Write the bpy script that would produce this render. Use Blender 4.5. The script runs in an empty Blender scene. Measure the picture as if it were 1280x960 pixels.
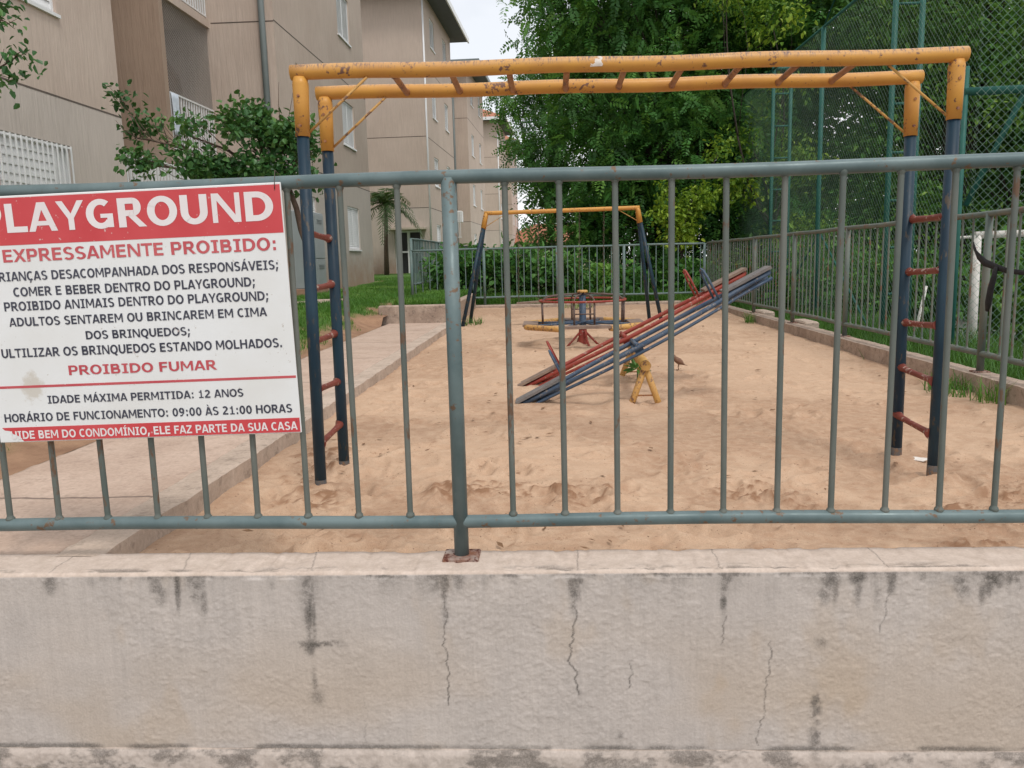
import bpy, math, random
import numpy as np
from mathutils import Vector, Matrix
PI = math.pi
RD = math.radians
sc = bpy.context.scene
C = sc.collection
rng = np.random.default_rng(7)
random.seed(7)

# ------------------------------------------------------------------ camera, sky, sun, exposure
CAM_H = 0.90
def cam_axes(p, y, r):
    f = np.array([math.sin(y)*math.cos(p), math.cos(y)*math.cos(p), -math.sin(p)])
    rt = np.array([math.cos(y), -math.sin(y), 0.0]); up = np.cross(rt, f)
    c, s = math.cos(r), math.sin(r)
    return c*rt+s*up, -s*rt+c*up, f
_r, _u, _f = cam_axes(RD(8.70209), RD(-2.82148), RD(-1.4544))
cd = bpy.data.cameras.new('camera'); cam = bpy.data.objects.new('camera', cd); C.objects.link(cam)
cd.sensor_width = 36.0; cd.lens = 1010.17/1280*36; cd.clip_start = 0.05; cd.clip_end = 3000
cam.matrix_world = Matrix(((_r[0], _u[0], -_f[0], 0), (_r[1], _u[1], -_f[1], 0), (_r[2], _u[2], -_f[2], CAM_H), (0, 0, 0, 1)))
sc.camera = cam

SUN_EL, SUN_AZ = 58.0, 150.0          # azimuth measured clockwise from +Y
world = bpy.data.worlds.new('World'); sc.world = world; world.use_nodes = True
wn, wl = world.node_tree.nodes, world.node_tree.links
wn.clear()
w_out = wn.new('ShaderNodeOutputWorld'); w_bg = wn.new('ShaderNodeBackground'); w_bg.inputs['Strength'].default_value = 0.1
sky = wn.new('ShaderNodeTexSky'); sky.sky_type = 'NISHITA'; sky.sun_disc = False
sky.sun_elevation = RD(SUN_EL); sky.sun_rotation = RD(SUN_AZ); sky.dust_density = 2.0
wtc = wn.new('ShaderNodeTexCoord'); wno = wn.new('ShaderNodeTexNoise')
wno.inputs['Scale'].default_value = 2.0; wno.inputs['Detail'].default_value = 5; wno.inputs['Roughness'].default_value = 0.55
wmap = wn.new('ShaderNodeMapping'); wmap.inputs['Location'].default_value = (1.35, 0.7, 0.2); wmap.inputs['Scale'].default_value = (1, 1, 1.7)
wramp = wn.new('ShaderNodeValToRGB')
wramp.color_ramp.elements[0].position = 0.30; wramp.color_ramp.elements[0].color = (0.58, 0.58, 0.58, 1)
wramp.color_ramp.elements[1].position = 0.50; wramp.color_ramp.elements[1].color = (0.97, 0.97, 0.97, 1)
wmix = wn.new('ShaderNodeMixRGB'); wmix.inputs['Color2'].default_value = (11.4, 11.5, 11.7, 1)
wl.new(wtc.outputs['Generated'], wmap.inputs['Vector']); wl.new(wmap.outputs['Vector'], wno.inputs['Vector'])
wl.new(wno.outputs['Fac'], wramp.inputs['Fac'])
wdot = wn.new('ShaderNodeVectorMath'); wdot.operation = 'DOT_PRODUCT'; wdot.inputs[1].default_value = (-0.085, 0.965, 0.249)      # a thin bluish break in the cloud, low in the north
wrp = wn.new('ShaderNodeValToRGB'); wrp.color_ramp.elements[0].position = 0.972; wrp.color_ramp.elements[0].color = (1, 1, 1, 1); wrp.color_ramp.elements[1].position = 0.9995; wrp.color_ramp.elements[1].color = (0.70, 0.70, 0.70, 1)
wmul = wn.new('ShaderNodeMixRGB'); wmul.blend_type = 'MULTIPLY'; wmul.inputs[0].default_value = 1.0
wl.new(wtc.outputs['Generated'], wdot.inputs[0]); wl.new(wdot.outputs['Value'], wrp.inputs['Fac']); wl.new(wramp.outputs['Color'], wmul.inputs[1]); wl.new(wrp.outputs['Color'], wmul.inputs[2]); wl.new(wmul.outputs['Color'], wmix.inputs['Fac'])
wl.new(sky.outputs['Color'], wmix.inputs['Color1']); wl.new(wmix.outputs['Color'], w_bg.inputs['Color'])
wl.new(w_bg.outputs['Background'], w_out.inputs['Surface'])

sd = bpy.data.lights.new('sun', 'SUN'); sd.energy = 1.4; sd.angle = RD(12); sd.color = (1.0, 0.95, 0.88)
so = bpy.data.objects.new('sun', sd); C.objects.link(so)
sdir = Vector((math.sin(RD(SUN_AZ))*math.cos(RD(SUN_EL)), math.cos(RD(SUN_AZ))*math.cos(RD(SUN_EL)), math.sin(RD(SUN_EL))))
so.rotation_euler = sdir.to_track_quat('Z', 'Y').to_euler(); so.location = (6, -8, 30)
sc.view_settings.view_transform = 'Standard'; sc.view_settings.look = 'None'
sc.view_settings.exposure = 0.10; sc.view_settings.gamma = 1.0; sc.view_settings.use_curve_mapping = False

# ------------------------------------------------------------------ numpy noise
_lat = np.random.default_rng(3).random((256, 256))
def vnoise(x, y):
    xi = np.floor(x).astype(int); yi = np.floor(y).astype(int); fx = x-xi; fy = y-yi
    fx = fx*fx*(3-2*fx); fy = fy*fy*(3-2*fy)
    a = _lat[xi & 255, yi & 255]; b = _lat[(xi+1) & 255, yi & 255]; c = _lat[xi & 255, (yi+1) & 255]; d = _lat[(xi+1) & 255, (yi+1) & 255]
    return (a*(1-fx)+b*fx)*(1-fy)+(c*(1-fx)+d*fx)*fy
def fbm(x, y, o=4, g=0.5, seed=0):
    t = 0; a = 1.0; s = 0
    for i in range(o):
        t = t+a*vnoise(x*2**i+17.3*i+seed*31.7, y*2**i+9.1*i+seed*11.9); s += a; a *= g
    return t/s
def sst(a, b, x):
    t = np.clip((x-a)/(b-a), 0, 1); return t*t*(3-2*t)

# ------------------------------------------------------------------ materials
def new_mat(name):
    m = bpy.data.materials.new(name); m.use_nodes = True
    nt = m.node_tree; b = nt.nodes['Principled BSDF']
    return m, nt, b
def nd(nt, t, **kw):
    n = nt.nodes.new(t)
    for k, v in kw.items():
        if k in n.inputs: n.inputs[k].default_value = v
        else: setattr(n, k, v)
    return n
def coords(nt, rnd=True, scale=(1, 1, 1)):
    tc = nd(nt, 'ShaderNodeTexCoord'); mp = nd(nt, 'ShaderNodeMapping'); mp.inputs['Scale'].default_value = scale
    nt.links.new(tc.outputs['Object'], mp.inputs['Vector'])
    if rnd:
        oi = nd(nt, 'ShaderNodeObjectInfo'); mu = nd(nt, 'ShaderNodeMath', operation='MULTIPLY'); mu.inputs[1].default_value = 37.0
        nt.links.new(oi.outputs['Random'], mu.inputs[0]); nt.links.new(mu.outputs[0], mp.inputs['Location'])
    return mp.outputs['Vector']
def noise(nt, vec, scale, detail=4, rough=0.55):
    n = nd(nt, 'ShaderNodeTexNoise', Scale=scale, Detail=detail, Roughness=rough); nt.links.new(vec, n.inputs['Vector']); return n.outputs['Fac']
def ramp(nt, fac, stops):
    r = nd(nt, 'ShaderNodeValToRGB'); e = r.color_ramp.elements
    while len(e) < len(stops): e.new(0.5)
    for i, (p, c) in enumerate(stops):
        e[i].position = p; e[i].color = (c, c, c, 1) if isinstance(c, (int, float)) else (*c, 1)
    nt.links.new(fac, r.inputs['Fac']); return r.outputs['Color']
def mix(nt, fac, a, b, mode='MIX'):
    m = nd(nt, 'ShaderNodeMixRGB', blend_type=mode)
    for i, v in ((1, a), (2, b)):
        if isinstance(v, tuple): m.inputs[i].default_value = (*v, 1)
        else: nt.links.new(v, m.inputs[i])
    if isinstance(fac, (int, float)): m.inputs[0].default_value = fac
    else: nt.links.new(fac, m.inputs[0])
    return m.outputs['Color']
def bump(nt, b, h, strength=0.3, dist=0.01, prev=None):
    n = nd(nt, 'ShaderNodeBump', Strength=strength, Distance=dist); nt.links.new(h, n.inputs['Height'])
    if prev is not None: nt.links.new(prev, n.inputs['Normal'])
    nt.links.new(n.outputs['Normal'], b.inputs['Normal']); return n.outputs['Normal']
def paint(name, c1, c2, wear=(0.16, 0.07, 0.035), amount=0.30, scale=7.0, rough=0.5, chips=60.0, metal=0.0, stretch=(1, 1, 1), soft=0.05):
    """weathered paint on metal: two tones, worn patches, small chips"""
    m, nt, b = new_mat(name); v = coords(nt, True, stretch)
    base = mix(nt, ramp(nt, noise(nt, v, scale, 5, 0.6), [(0.35, 0.0), (0.65, 1.0)]), c1, c2)
    w1 = noise(nt, v, scale*0.8+3, 6, 0.7); w2 = noise(nt, v, chips, 3, 0.6)
    mm = nd(nt, 'ShaderNodeMath', operation='MULTIPLY'); nt.links.new(w1, mm.inputs[0]); nt.links.new(w2, mm.inputs[1])
    t = 0.42-amount*0.28
    wm = ramp(nt, mm.outputs[0], [(t, 0.0), (t+soft, 1.0)])
    col = mix(nt, wm, base, wear)
    nt.links.new(col, b.inputs['Base Color'])
    nt.links.new(ramp(nt, w1, [(0.3, rough-0.1), (0.7, rough+0.2)]), b.inputs['Roughness'])
    b.inputs['Metallic'].default_value = metal; b.inputs['Specular IOR Level'].default_value = 0.32
    bump(nt, b, w2, 0.12, 0.003)
    return m
def plain(name, c1, c2=None, rough=0.6, scale=5.0, bs=0.0, bscale=60.0, spec=0.5):
    m, nt, b = new_mat(name); v = coords(nt)
    c2 = c2 or tuple(x*0.8 for x in c1)
    nt.links.new(mix(nt, ramp(nt, noise(nt, v, scale, 5), [(0.3, 0.0), (0.7, 1.0)]), c1, c2), b.inputs['Base Color'])
    b.inputs['Roughness'].default_value = rough; b.inputs['Specular IOR Level'].default_value = spec
    if bs: bump(nt, b, noise(nt, v, bscale, 4), bs, 0.01)
    return m
def leafmat(name, dark, midc, light, trans=0.3, rough=0.5):
    m, nt, b = new_mat(name)
    at = nd(nt, 'ShaderNodeAttribute', attribute_name='var')
    col = ramp(nt, at.outputs['Fac'], [(0.0, dark), (0.55, midc), (1.0, light)])
    nt.links.new(col, b.inputs['Base Color']); b.inputs['Roughness'].default_value = rough; b.inputs['Specular IOR Level'].default_value = 0.35
    tr = nd(nt, 'ShaderNodeBsdfTranslucent'); nt.links.new(mix(nt, 0.45, col, (0.16, 0.24, 0.02), 'MIX'), tr.inputs['Color'])
    ms = nd(nt, 'ShaderNodeMixShader'); ms.inputs[0].default_value = trans
    out = nt.nodes['Material Output']
    nt.links.new(b.outputs[0], ms.inputs[1]); nt.links.new(tr.outputs[0], ms.inputs[2]); nt.links.new(ms.outputs[0], out.inputs['Surface'])
    return m

MT = {}
MT['fence'] = paint('grey green fence paint', (0.094, 0.136, 0.142), (0.150, 0.200, 0.205), (0.15, 0.095, 0.06), 0.34, 6.0, 0.40, 45.0, 0.15)
MT['bar'] = paint('fence bar paint', (0.100, 0.122, 0.112), (0.155, 0.165, 0.148), (0.14, 0.085, 0.055), 0.36, 9.0, 0.5, 45.0, 0.1, (1, 1, 0.35))
MT['rustbar'] = paint('rusty side fence paint', (0.105, 0.135, 0.122), (0.160, 0.170, 0.145), (0.17, 0.10, 0.065), 0.42, 6.0, 0.6, 35.0, 0.05, (1, 1, 0.4))
MT['farfence'] = paint('far fence paint', (0.11, 0.175, 0.17), (0.16, 0.21, 0.20), (0.15, 0.11, 0.08), 0.3, 5.0, 0.55, 30.0)
MT['rust'] = paint('rusty plate', (0.20, 0.085, 0.05), (0.33, 0.27, 0.24), (0.10, 0.03, 0.02), 0.6, 22.0, 0.8, 90.0)
MT['rustfoot'] = paint('rust eaten foot', (0.11, 0.085, 0.07), (0.05, 0.06, 0.07), (0.15, 0.085, 0.05), 0.6, 25.0, 0.8, 90.0)
MT['yellow'] = paint('worn yellow paint', (0.60, 0.300, 0.060), (0.52, 0.245, 0.060), (0.17, 0.085, 0.06), 0.36, 5.0, 0.42, 55.0)
def beam_mat():
    m = paint('scuffed yellow beam paint', (0.60, 0.300, 0.060), (0.52, 0.245, 0.060), (0.17, 0.085, 0.06), 0.32, 5.0, 0.42, 55.0); nt = m.node_tree; b = nt.nodes['Principled BSDF']
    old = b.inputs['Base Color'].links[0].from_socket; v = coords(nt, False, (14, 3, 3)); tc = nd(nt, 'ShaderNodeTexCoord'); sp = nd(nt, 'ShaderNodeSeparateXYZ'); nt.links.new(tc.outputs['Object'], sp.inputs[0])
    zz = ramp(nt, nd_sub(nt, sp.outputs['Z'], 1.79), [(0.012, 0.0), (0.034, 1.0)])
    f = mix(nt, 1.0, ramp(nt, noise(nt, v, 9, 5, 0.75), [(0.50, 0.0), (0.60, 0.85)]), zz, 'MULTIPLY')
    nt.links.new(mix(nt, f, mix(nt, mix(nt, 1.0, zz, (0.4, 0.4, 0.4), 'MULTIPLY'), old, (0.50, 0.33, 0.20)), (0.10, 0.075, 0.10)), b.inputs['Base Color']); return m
def nd_sub(nt, a, x):
    n = nd(nt, 'ShaderNodeMath', operation='SUBTRACT'); nt.links.new(a, n.inputs[0]); n.inputs[1].default_value = x; return n.outputs[0]
MT['beam'] = beam_mat()
MT['yellow2'] = paint('worn ochre paint', (0.58, 0.34, 0.10), (0.48, 0.26, 0.09), (0.20, 0.11, 0.07), 0.50, 6.0, 0.5, 45.0)
MT['blue'] = paint('worn dark blue paint', (0.007, 0.023, 0.042), (0.014, 0.042, 0.066), (0.075, 0.06, 0.045), 0.40, 7.0, 0.42, 50.0, 0, (1, 1, 0.35))
MT['blue2'] = paint('faded blue paint', (0.030, 0.062, 0.115), (0.075, 0.105, 0.150), (0.20, 0.18, 0.17), 0.40, 9.0, 0.42, 50.0)
MT['red'] = paint('worn brick red paint', (0.160, 0.034, 0.024), (0.215, 0.058, 0.040), (0.42, 0.33, 0.28), 0.40, 9.0, 0.5, 45.0)
MT['redb'] = paint('seesaw red paint', (0.24, 0.035, 0.026), (0.30, 0.060, 0.042), (0.36, 0.26, 0.21), 0.34, 8.0, 0.45, 45.0)
MT['rung'] = paint('worn rung metal', (0.24, 0.105, 0.055), (0.42, 0.19, 0.07), (0.14, 0.06, 0.04), 0.45, 10.0, 0.45, 50.0)
MT['darkrod'] = paint('dark brown rod', (0.085, 0.045, 0.035), (0.13, 0.10, 0.09), (0.2, 0.16, 0.14), 0.3, 9.0, 0.5)
MT['chain'] = plain('rusty chain', (0.11, 0.075, 0.055), (0.06, 0.045, 0.035), 0.6, 40)
MT['board'] = plain('weathered board', (0.27, 0.195, 0.15), (0.17, 0.115, 0.09), 0.75, 14, 0.3, 70)
MT['boardgrey'] = plain('grey worn board', (0.20, 0.18, 0.17), (0.12, 0.115, 0.115), 0.7, 14, 0.3, 70)
MT['green'] = paint('dark green post paint', (0.013, 0.090, 0.072), (0.022, 0.120, 0.098), (0.10, 0.10, 0.07), 0.15, 5.0, 0.5, 35.0)
MT['wire'] = plain('wire mesh coating', (0.120, 0.225, 0.175), (0.170, 0.250, 0.205), 0.55, 3)
MT['white'] = plain('white painted aluminium', (0.76, 0.77, 0.78), (0.68, 0.69, 0.70), 0.4, 3)
MT['goal'] = paint('white goal paint', (0.72, 0.70, 0.66), (0.60, 0.58, 0.54), (0.22, 0.13, 0.09), 0.35, 5, 0.5)
MT['black'] = plain('black cloth', (0.012, 0.012, 0.014), (0.022, 0.022, 0.024), 0.9, 20, 0.4, 90)
MT['dark'] = plain('dark interior', (0.018, 0.020, 0.024), (0.03, 0.032, 0.036), 0.35, 3)
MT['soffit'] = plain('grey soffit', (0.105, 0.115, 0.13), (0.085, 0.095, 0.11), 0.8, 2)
MT['joint'] = plain('dark joint line', (0.13, 0.10, 0.085), (0.09, 0.075, 0.065), 0.9, 3)  # dark colour of the thin joint strips
MT['pipe'] = plain('grey green drain pipe', (0.17, 0.20, 0.20), (0.14, 0.165, 0.165), 0.5, 2)
MT['metalbox'] = plain('grey metal cabinet', (0.30, 0.335, 0.345), (0.26, 0.29, 0.30), 0.5, 2)
MT['bark'] = plain('brown bark', (0.13, 0.085, 0.062), (0.075, 0.05, 0.038), 0.9, 18, 0.8, 45)
MT['barkdk'] = plain('dark bark', (0.060, 0.046, 0.036), (0.035, 0.028, 0.022), 0.9, 12, 0.8, 30)
MT['tile'] = plain('clay roof tiles', (0.40, 0.155, 0.085), (0.30, 0.12, 0.07), 0.8, 6, 0.4, 20)
MT['cream'] = plain('cream render', (0.60, 0.52, 0.42), (0.52, 0.45, 0.37), 0.85, 1.5)
MT['bird'] = plain('brown feathers', (0.22, 0.115, 0.07), (0.14, 0.075, 0.05), 0.8, 60, 0.3, 200)
MT['beak'] = plain('dark horn', (0.03, 0.025, 0.022), None, 0.5)
MT['stone'] = plain('pale stone', (0.55, 0.50, 0.45), (0.40, 0.36, 0.31), 0.85, 30, 0.4, 80)
MT['net'] = plain('grey nylon net', (0.42, 0.40, 0.38), (0.36, 0.34, 0.32), 0.7, 5)
MT['paper'] = plain('white paper scrap', (0.78, 0.75, 0.70), (0.60, 0.52, 0.46), 0.8, 25)
MT['dryleaf'] = plain('dry brown leaf', (0.15, 0.075, 0.035), (0.25, 0.14, 0.07), 0.8, 40)
MT['cloth'] = plain('pale cloth', (0.62, 0.68, 0.76), (0.50, 0.56, 0.64), 0.9, 12)
MT['wicker'] = plain('brown wicker', (0.14, 0.075, 0.045), (0.09, 0.05, 0.03), 0.8, 30)

MT['lf_big'] = leafmat('pinnate tree leaves', (0.034, 0.115, 0.028), (0.085, 0.250, 0.052), (0.240, 0.460, 0.080), 0.38)
MT['lf_yel'] = leafmat('yellow green leaves', (0.110, 0.230, 0.022), (0.290, 0.430, 0.036), (0.58, 0.62, 0.10), 0.38)
MT['lf_sm'] = leafmat('glossy small tree leaves', (0.022, 0.080, 0.026), (0.050, 0.150, 0.042), (0.140, 0.270, 0.075), 0.2, 0.38)
MT['lf_right'] = leafmat('olive tree leaves', (0.038, 0.120, 0.024), (0.100, 0.265, 0.048), (0.300, 0.480, 0.085), 0.38)
MT['lf_bush'] = leafmat('bush leaves', (0.026, 0.090, 0.022), (0.060, 0.190, 0.045), (0.15, 0.32, 0.08))
MT['lf_palm'] = leafmat('palm leaves', (0.020, 0.050, 0.020), (0.048, 0.095, 0.030), (0.12, 0.18, 0.06))
MT['lf_grass'] = leafmat('grass blades', (0.045, 0.125, 0.018), (0.085, 0.230, 0.030), (0.20, 0.34, 0.07), 0.3)

# ------------------------------------------------------------------ mesh builder
class MB:
    def __init__(s): s.v = []; s.f = []; s.sm = []
    def add(s, vs, fs, smooth=False):
        o = len(s.v); s.v += [tuple(map(float, p)) for p in vs]
        for f in fs: s.f.append(tuple(i+o for i in f)); s.sm.append(smooth)
        return s
    def box(s, lo, hi, bev=0.0):
        (x0, y0, z0), (x1, y1, z1) = lo, hi
        if bev <= 0:
            vs = [(x0,y0,z0),(x1,y0,z0),(x1,y1,z0),(x0,y1,z0),(x0,y0,z1),(x1,y0,z1),(x1,y1,z1),(x0,y1,z1)]
            return s.add(vs, [(3,2,1,0),(4,5,6,7),(0,1,5,4),(1,2,6,5),(2,3,7,6),(3,0,4,7)])
        b = min(bev, (x1-x0)/2.01, (y1-y0)/2.01, (z1-z0)/2.01); vs = []; ring = []
        for z, ins in ((z0, b), (z0+b, 0), (z1-b, 0), (z1, b)):
            a, c, d, e = x0+ins, x1-ins, y0+ins, y1-ins
            k = b if ins == 0 else b*0.0+1e-5
            k = b*0.6 if ins == 0 else b*0.3
            ring.append(len(vs)); vs += [(a+k,d,z),(c-k,d,z),(c,d+k,z),(c,e-k,z),(c-k,e,z),(a+k,e,z),(a,e-k,z),(a,d+k,z)]
        fs = [tuple(range(7, -1, -1)), tuple(range(24, 32))]
        for r in range(3):
            for i in range(8): fs.append((ring[r]+i, ring[r]+(i+1) % 8, ring[r+1]+(i+1) % 8, ring[r+1]+i))
        return s.add(vs, fs)
    def obox(s, c, ax, ay, az):
        """box with centre c and half-axis vectors"""
        c, ax, ay, az = map(Vector, (c, ax, ay, az)); vs = []
        for k in (-1, 1):
            for i, j in ((-1,-1),(1,-1),(1,1),(-1,1)): vs.append(c+ax*i+ay*j+az*k)
        return s.add(vs, [(3,2,1,0),(4,5,6,7),(0,1,5,4),(1,2,6,5),(2,3,7,6),(3,0,4,7)])
    def tube(s, pts, rad, n=12, caps=True, smooth=True, flat=None):
        pts = [Vector(p) for p in pts]; m = len(pts)
        rads = rad if isinstance(rad, (list, tuple)) else [rad]*m
        t0 = (pts[1]-pts[0]).normalized(); ref = Vector((0, 0, 1)) if abs(t0.z) < 0.9 else Vector((1, 0, 0))
        u = t0.cross(ref).normalized(); vs = []; prev = t0
        for i in range(m):
            t = ((pts[min(i+1, m-1)]-pts[i]).normalized()+(pts[i]-pts[max(i-1, 0)]).normalized())
            t = t.normalized() if t.length > 1e-6 else prev
            u = (u-t*u.dot(t)).normalized(); w = t.cross(u); prev = t
            ry = rads[i]*(flat[i] if flat else 1.0)
            for k in range(n):
                a = 2*PI*k/n; vs.append(pts[i]+u*math.cos(a)*rads[i]+w*math.sin(a)*ry)
        fs = [(i*n+k, i*n+(k+1) % n, (i+1)*n+(k+1) % n, (i+1)*n+k) for i in range(m-1) for k in range(n)]
        s.add(vs, fs, smooth)
        if caps:
            o = len(s.v)-len(vs)
            s.f.append(tuple(o+k for k in range(n-1, -1, -1))); s.f.append(tuple(o+(m-1)*n+k for k in range(n))); s.sm += [False, False]
        return s
    def lathe(s, c, prof, n=24, smooth=True):
        c = Vector(c); vs = [(c.x+r*math.cos(2*PI*k/n), c.y+r*math.sin(2*PI*k/n), c.z+z) for r, z in prof for k in range(n)]
        m = len(prof)
        fs = [(i*n+k, i*n+(k+1) % n, (i+1)*n+(k+1) % n, (i+1)*n+k) for i in range(m-1) for k in range(n)]
        fs += [tuple(range(n-1, -1, -1)), tuple((m-1)*n+k for k in range(n))]
        return s.add(vs, fs, smooth)
    def mesh(s, name, mat, off=(0, 0, 0)):
        me = bpy.data.meshes.new(name); o = Vector(off)
        me.from_pydata([tuple(Vector(v)-o) for v in s.v], [], s.f); me.polygons.foreach_set('use_smooth', s.sm)
        me.materials.append(mat); me.update(); return me
    def build(s, name, mat, parent=None, off=None):
        if off is None: off = tuple(wloc(parent)) if parent else (0, 0, 0)
        ob = bpy.data.objects.new(name, s.mesh(name, mat, off)); C.objects.link(ob)
        if parent: ob.parent = parent
        return ob
def wloc(o):
    v = Vector((0, 0, 0))
    while o is not None: v += o.location; o = o.parent
    return v
def tag(o, label=None, cat=None, group=None, kind=None):
    if label: o['label'] = label
    if cat: o['category'] = cat
    if group: o['group'] = group
    if kind: o['kind'] = kind
    return o
def thing(name, loc, label, cat, group=None, rz=0.0):
    o = bpy.data.objects.new(name, None); o.empty_display_size = 0.1; C.objects.link(o); o.location = loc; o.rotation_euler[2] = rz
    return tag(o, label, cat, group)
def inst(name, me, parent, loc):
    o = bpy.data.objects.new(name, me); C.objects.link(o); o.parent = parent; o.location = loc; return o
def np_mesh(name, V, polys, mat, attrs=None, smooth=False):
    """polys: (m,k) int array"""
    V = np.asarray(V, np.float32); polys = np.asarray(polys, np.int32); m, k = polys.shape
    me = bpy.data.meshes.new(name); me.vertices.add(len(V)); me.vertices.foreach_set('co', V.ravel())
    me.loops.add(m*k); me.loops.foreach_set('vertex_index', polys.ravel())
    me.polygons.add(m); me.polygons.foreach_set('loop_start', np.arange(m, dtype=np.int32)*k)
    me.polygons.foreach_set('loop_total', np.full(m, k, np.int32))
    me.polygons.foreach_set('use_smooth', np.full(m, smooth))
    for an, av in (attrs or {}).items():
        a = me.attributes.new(an, 'FLOAT', 'POINT'); a.data.foreach_set('value', np.asarray(av, np.float32))
    me.materials.append(mat); me.update(calc_edges=True); return me
def link(name, me, parent=None, loc=None):
    o = bpy.data.objects.new(name, me); C.objects.link(o)
    if parent: o.parent = parent
    if loc is not None: o.location = loc
    return o
def grid_polys(nx, ny):
    i = np.arange(nx-1)[:, None]*ny+np.arange(ny-1)[None, :]
    return np.stack([i, i+ny, i+ny+1, i+1], -1).reshape(-1, 4)

# ------------------------------------------------------------------ ground sheets
def ground_mat(name, attr, c_a1, c_a2, c_b1, c_b2, scale=3.0, bs=0.5, rough=0.95, bscale=35):
    m, nt, b = new_mat(name); v = coords(nt, False)
    at = nd(nt, 'ShaderNodeAttribute', attribute_name=attr)
    n1 = ramp(nt, noise(nt, v, scale, 6, 0.65), [(0.32, 0.0), (0.68, 1.0)])
    n2 = noise(nt, v, bscale, 5, 0.7)
    col = mix(nt, at.outputs['Fac'], mix(nt, n1, c_a1, c_a2), mix(nt, n1, c_b1, c_b2))
    col = mix(nt, 0.35, col, ramp(nt, n2, [(0.3, 0.55), (0.7, 1.3)]), 'MULTIPLY')
    nt.links.new(col, b.inputs['Base Color']); b.inputs['Roughness'].default_value = rough; b.inputs['Specular IOR Level'].default_value = 0.2
    bump(nt, b, n2, bs, 0.02)
    return m

# street in front of the wall and flat land all the way to the horizon
m, nt, b = new_mat('street ground'); v = coords(nt, False)
nt.links.new(mix(nt, ramp(nt, noise(nt, v, 0.8, 6), [(0.35, 0), (0.65, 1)]), (0.27, 0.22, 0.17), (0.20, 0.18, 0.13)), b.inputs['Base Color'])
b.inputs['Roughness'].default_value = 0.95; bump(nt, b, noise(nt, v, 30, 5), 0.5, 0.02)
mb = MB(); mb.add([(-1500, -1500, -0.72), (1500, -1500, -0.72), (1500, 1500, -0.72), (-1500, 1500, -0.72)], [(0, 1, 2, 3)])
tag(mb.build('ground', m), kind='structure')
mb = MB()
xs = np.linspace(-4.5, 4.5, 181); ys = np.linspace(-3, 2.27, 90); XX, YY = np.meshgrid(xs, ys, indexing='ij')
ZZ = -0.648+0.012*fbm(XX*3, YY*3, 4, 0.6, 5)+0.01*sst(-0.8, -1.7, XX)
tag(link('pavement', np_mesh('pavement', np.stack([XX, YY, ZZ], -1).reshape(-1, 3), grid_polys(181, 90), m)), kind='structure')

# sand of the playground: a heightfield with footprints and clods
def sand_z(X, Y):
    z = -0.078-0.045*sst(-1.3, 1.5, X)*sst(9, 4, Y)
    z = z+0.030*(fbm(X*0.9, Y*0.8, 3, 0.5, 1)-0.5)+0.020*(fbm(X*3.2, Y*3.0, 3, 0.5, 2)-0.5)
    z = z-0.045*sst(1.6, 2.9, X)*sst(14.5, 11, Y)*sst(4, 7, Y)-0.042*np.exp(-((X+.95)/.5)**2-((Y-3.5)/.8)**2)+0.03*sst(14, 16.4, Y)
    return z
CLODS = [(-0.33, 3.42, .36, .20, 1.0), (0.05, 3.36, .34, .22, 1.1), (-0.15, 3.75, .24, .12, .7), (0.86, 3.42, .26, .20, 1.1), (1.00, 3.24, .18, .10, .9), (-1.18, 3.95, .22, .55, 1.0), (-1.05, 3.35, .30, .25, .8),
         (1.50, 2.75, .18, .08, 1.3), (1.62, 3.1, .25, .25, .9), (0.6, 2.72, .3, .1, .6), (-0.8, 2.8, .4, .12, .6), (1.95, 3.3, .3, .3, .9), (-0.4, 5.0, .5, .3, .4), (1.2, 4.6, .6, .4, .3), (1.3, 2.62, .5, .07, .8), (0.1, 2.6, .9, .06, .6)]
xs = np.concatenate([np.linspace(-1.56, -1.3, 20)[:-1], np.linspace(-1.3, 2.2, 330)[:-1], np.linspace(2.2, 3.12, 60)])
t = np.linspace(0, 1, 620); ys = 2.40+ (16.45-2.40)*(t**2.35*0.9+t*0.1)
XX, YY = np.meshgrid(xs, ys, indexing='ij'); ZZ = sand_z(XX, YY); DK = np.zeros_like(XX)
clo = np.zeros_like(XX)
for cx, cy, rx, ry, a in CLODS:
    clo = np.maximum(clo, a*np.exp(-(((XX-cx)/rx)**2+((YY-cy)/ry)**2)*1.3))
rid = 1-np.abs(2*fbm(XX*9, YY*9, 3, 0.55, 3)-1)
cl2 = fbm(XX*16, YY*20, 4, 0.6, 4)
cl3 = fbm(XX*34, YY*40, 3, 0.6, 14); ZZ = ZZ+clo*(0.045*(rid-0.6)+0.050*(cl2-0.5)+0.030*(cl3-.5))
ZZ = ZZ+0.020*(fbm(XX*5.5, YY*6.5, 3, .55, 15)-.5)
for fx_, fy_ in ((-1.05, 3.52), (1.72, 3.64), (-1.03, 3.88), (1.70, 4.0), (.51, 5.54), (.78, 5.54), (.55, 6.72), (.82, 6.72), (-1.33, 12.05), (1.67, 12.25), (.37, 9.3)):
    q = ((XX-fx_)**2+(YY-fy_)**2)/.10**2; ZZ = ZZ+.026*np.exp(-q)*(.5+fbm(XX*22, YY*22, 3, .6, 16))-.012*np.exp(-(np.sqrt(q)-2.1)**2*1.5)
near = sst(6.5, 3.0, YY)
ZZ = ZZ+(0.35+0.65*near)*0.007*(fbm(XX*14, YY*14, 4, 0.6, 6)-0.5)+0.004*near*(fbm(XX*45, YY*45, 2, 0.6, 8)-0.5)
pr_ = np.random.default_rng(21)                                          # footprints pressed into the sand
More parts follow.
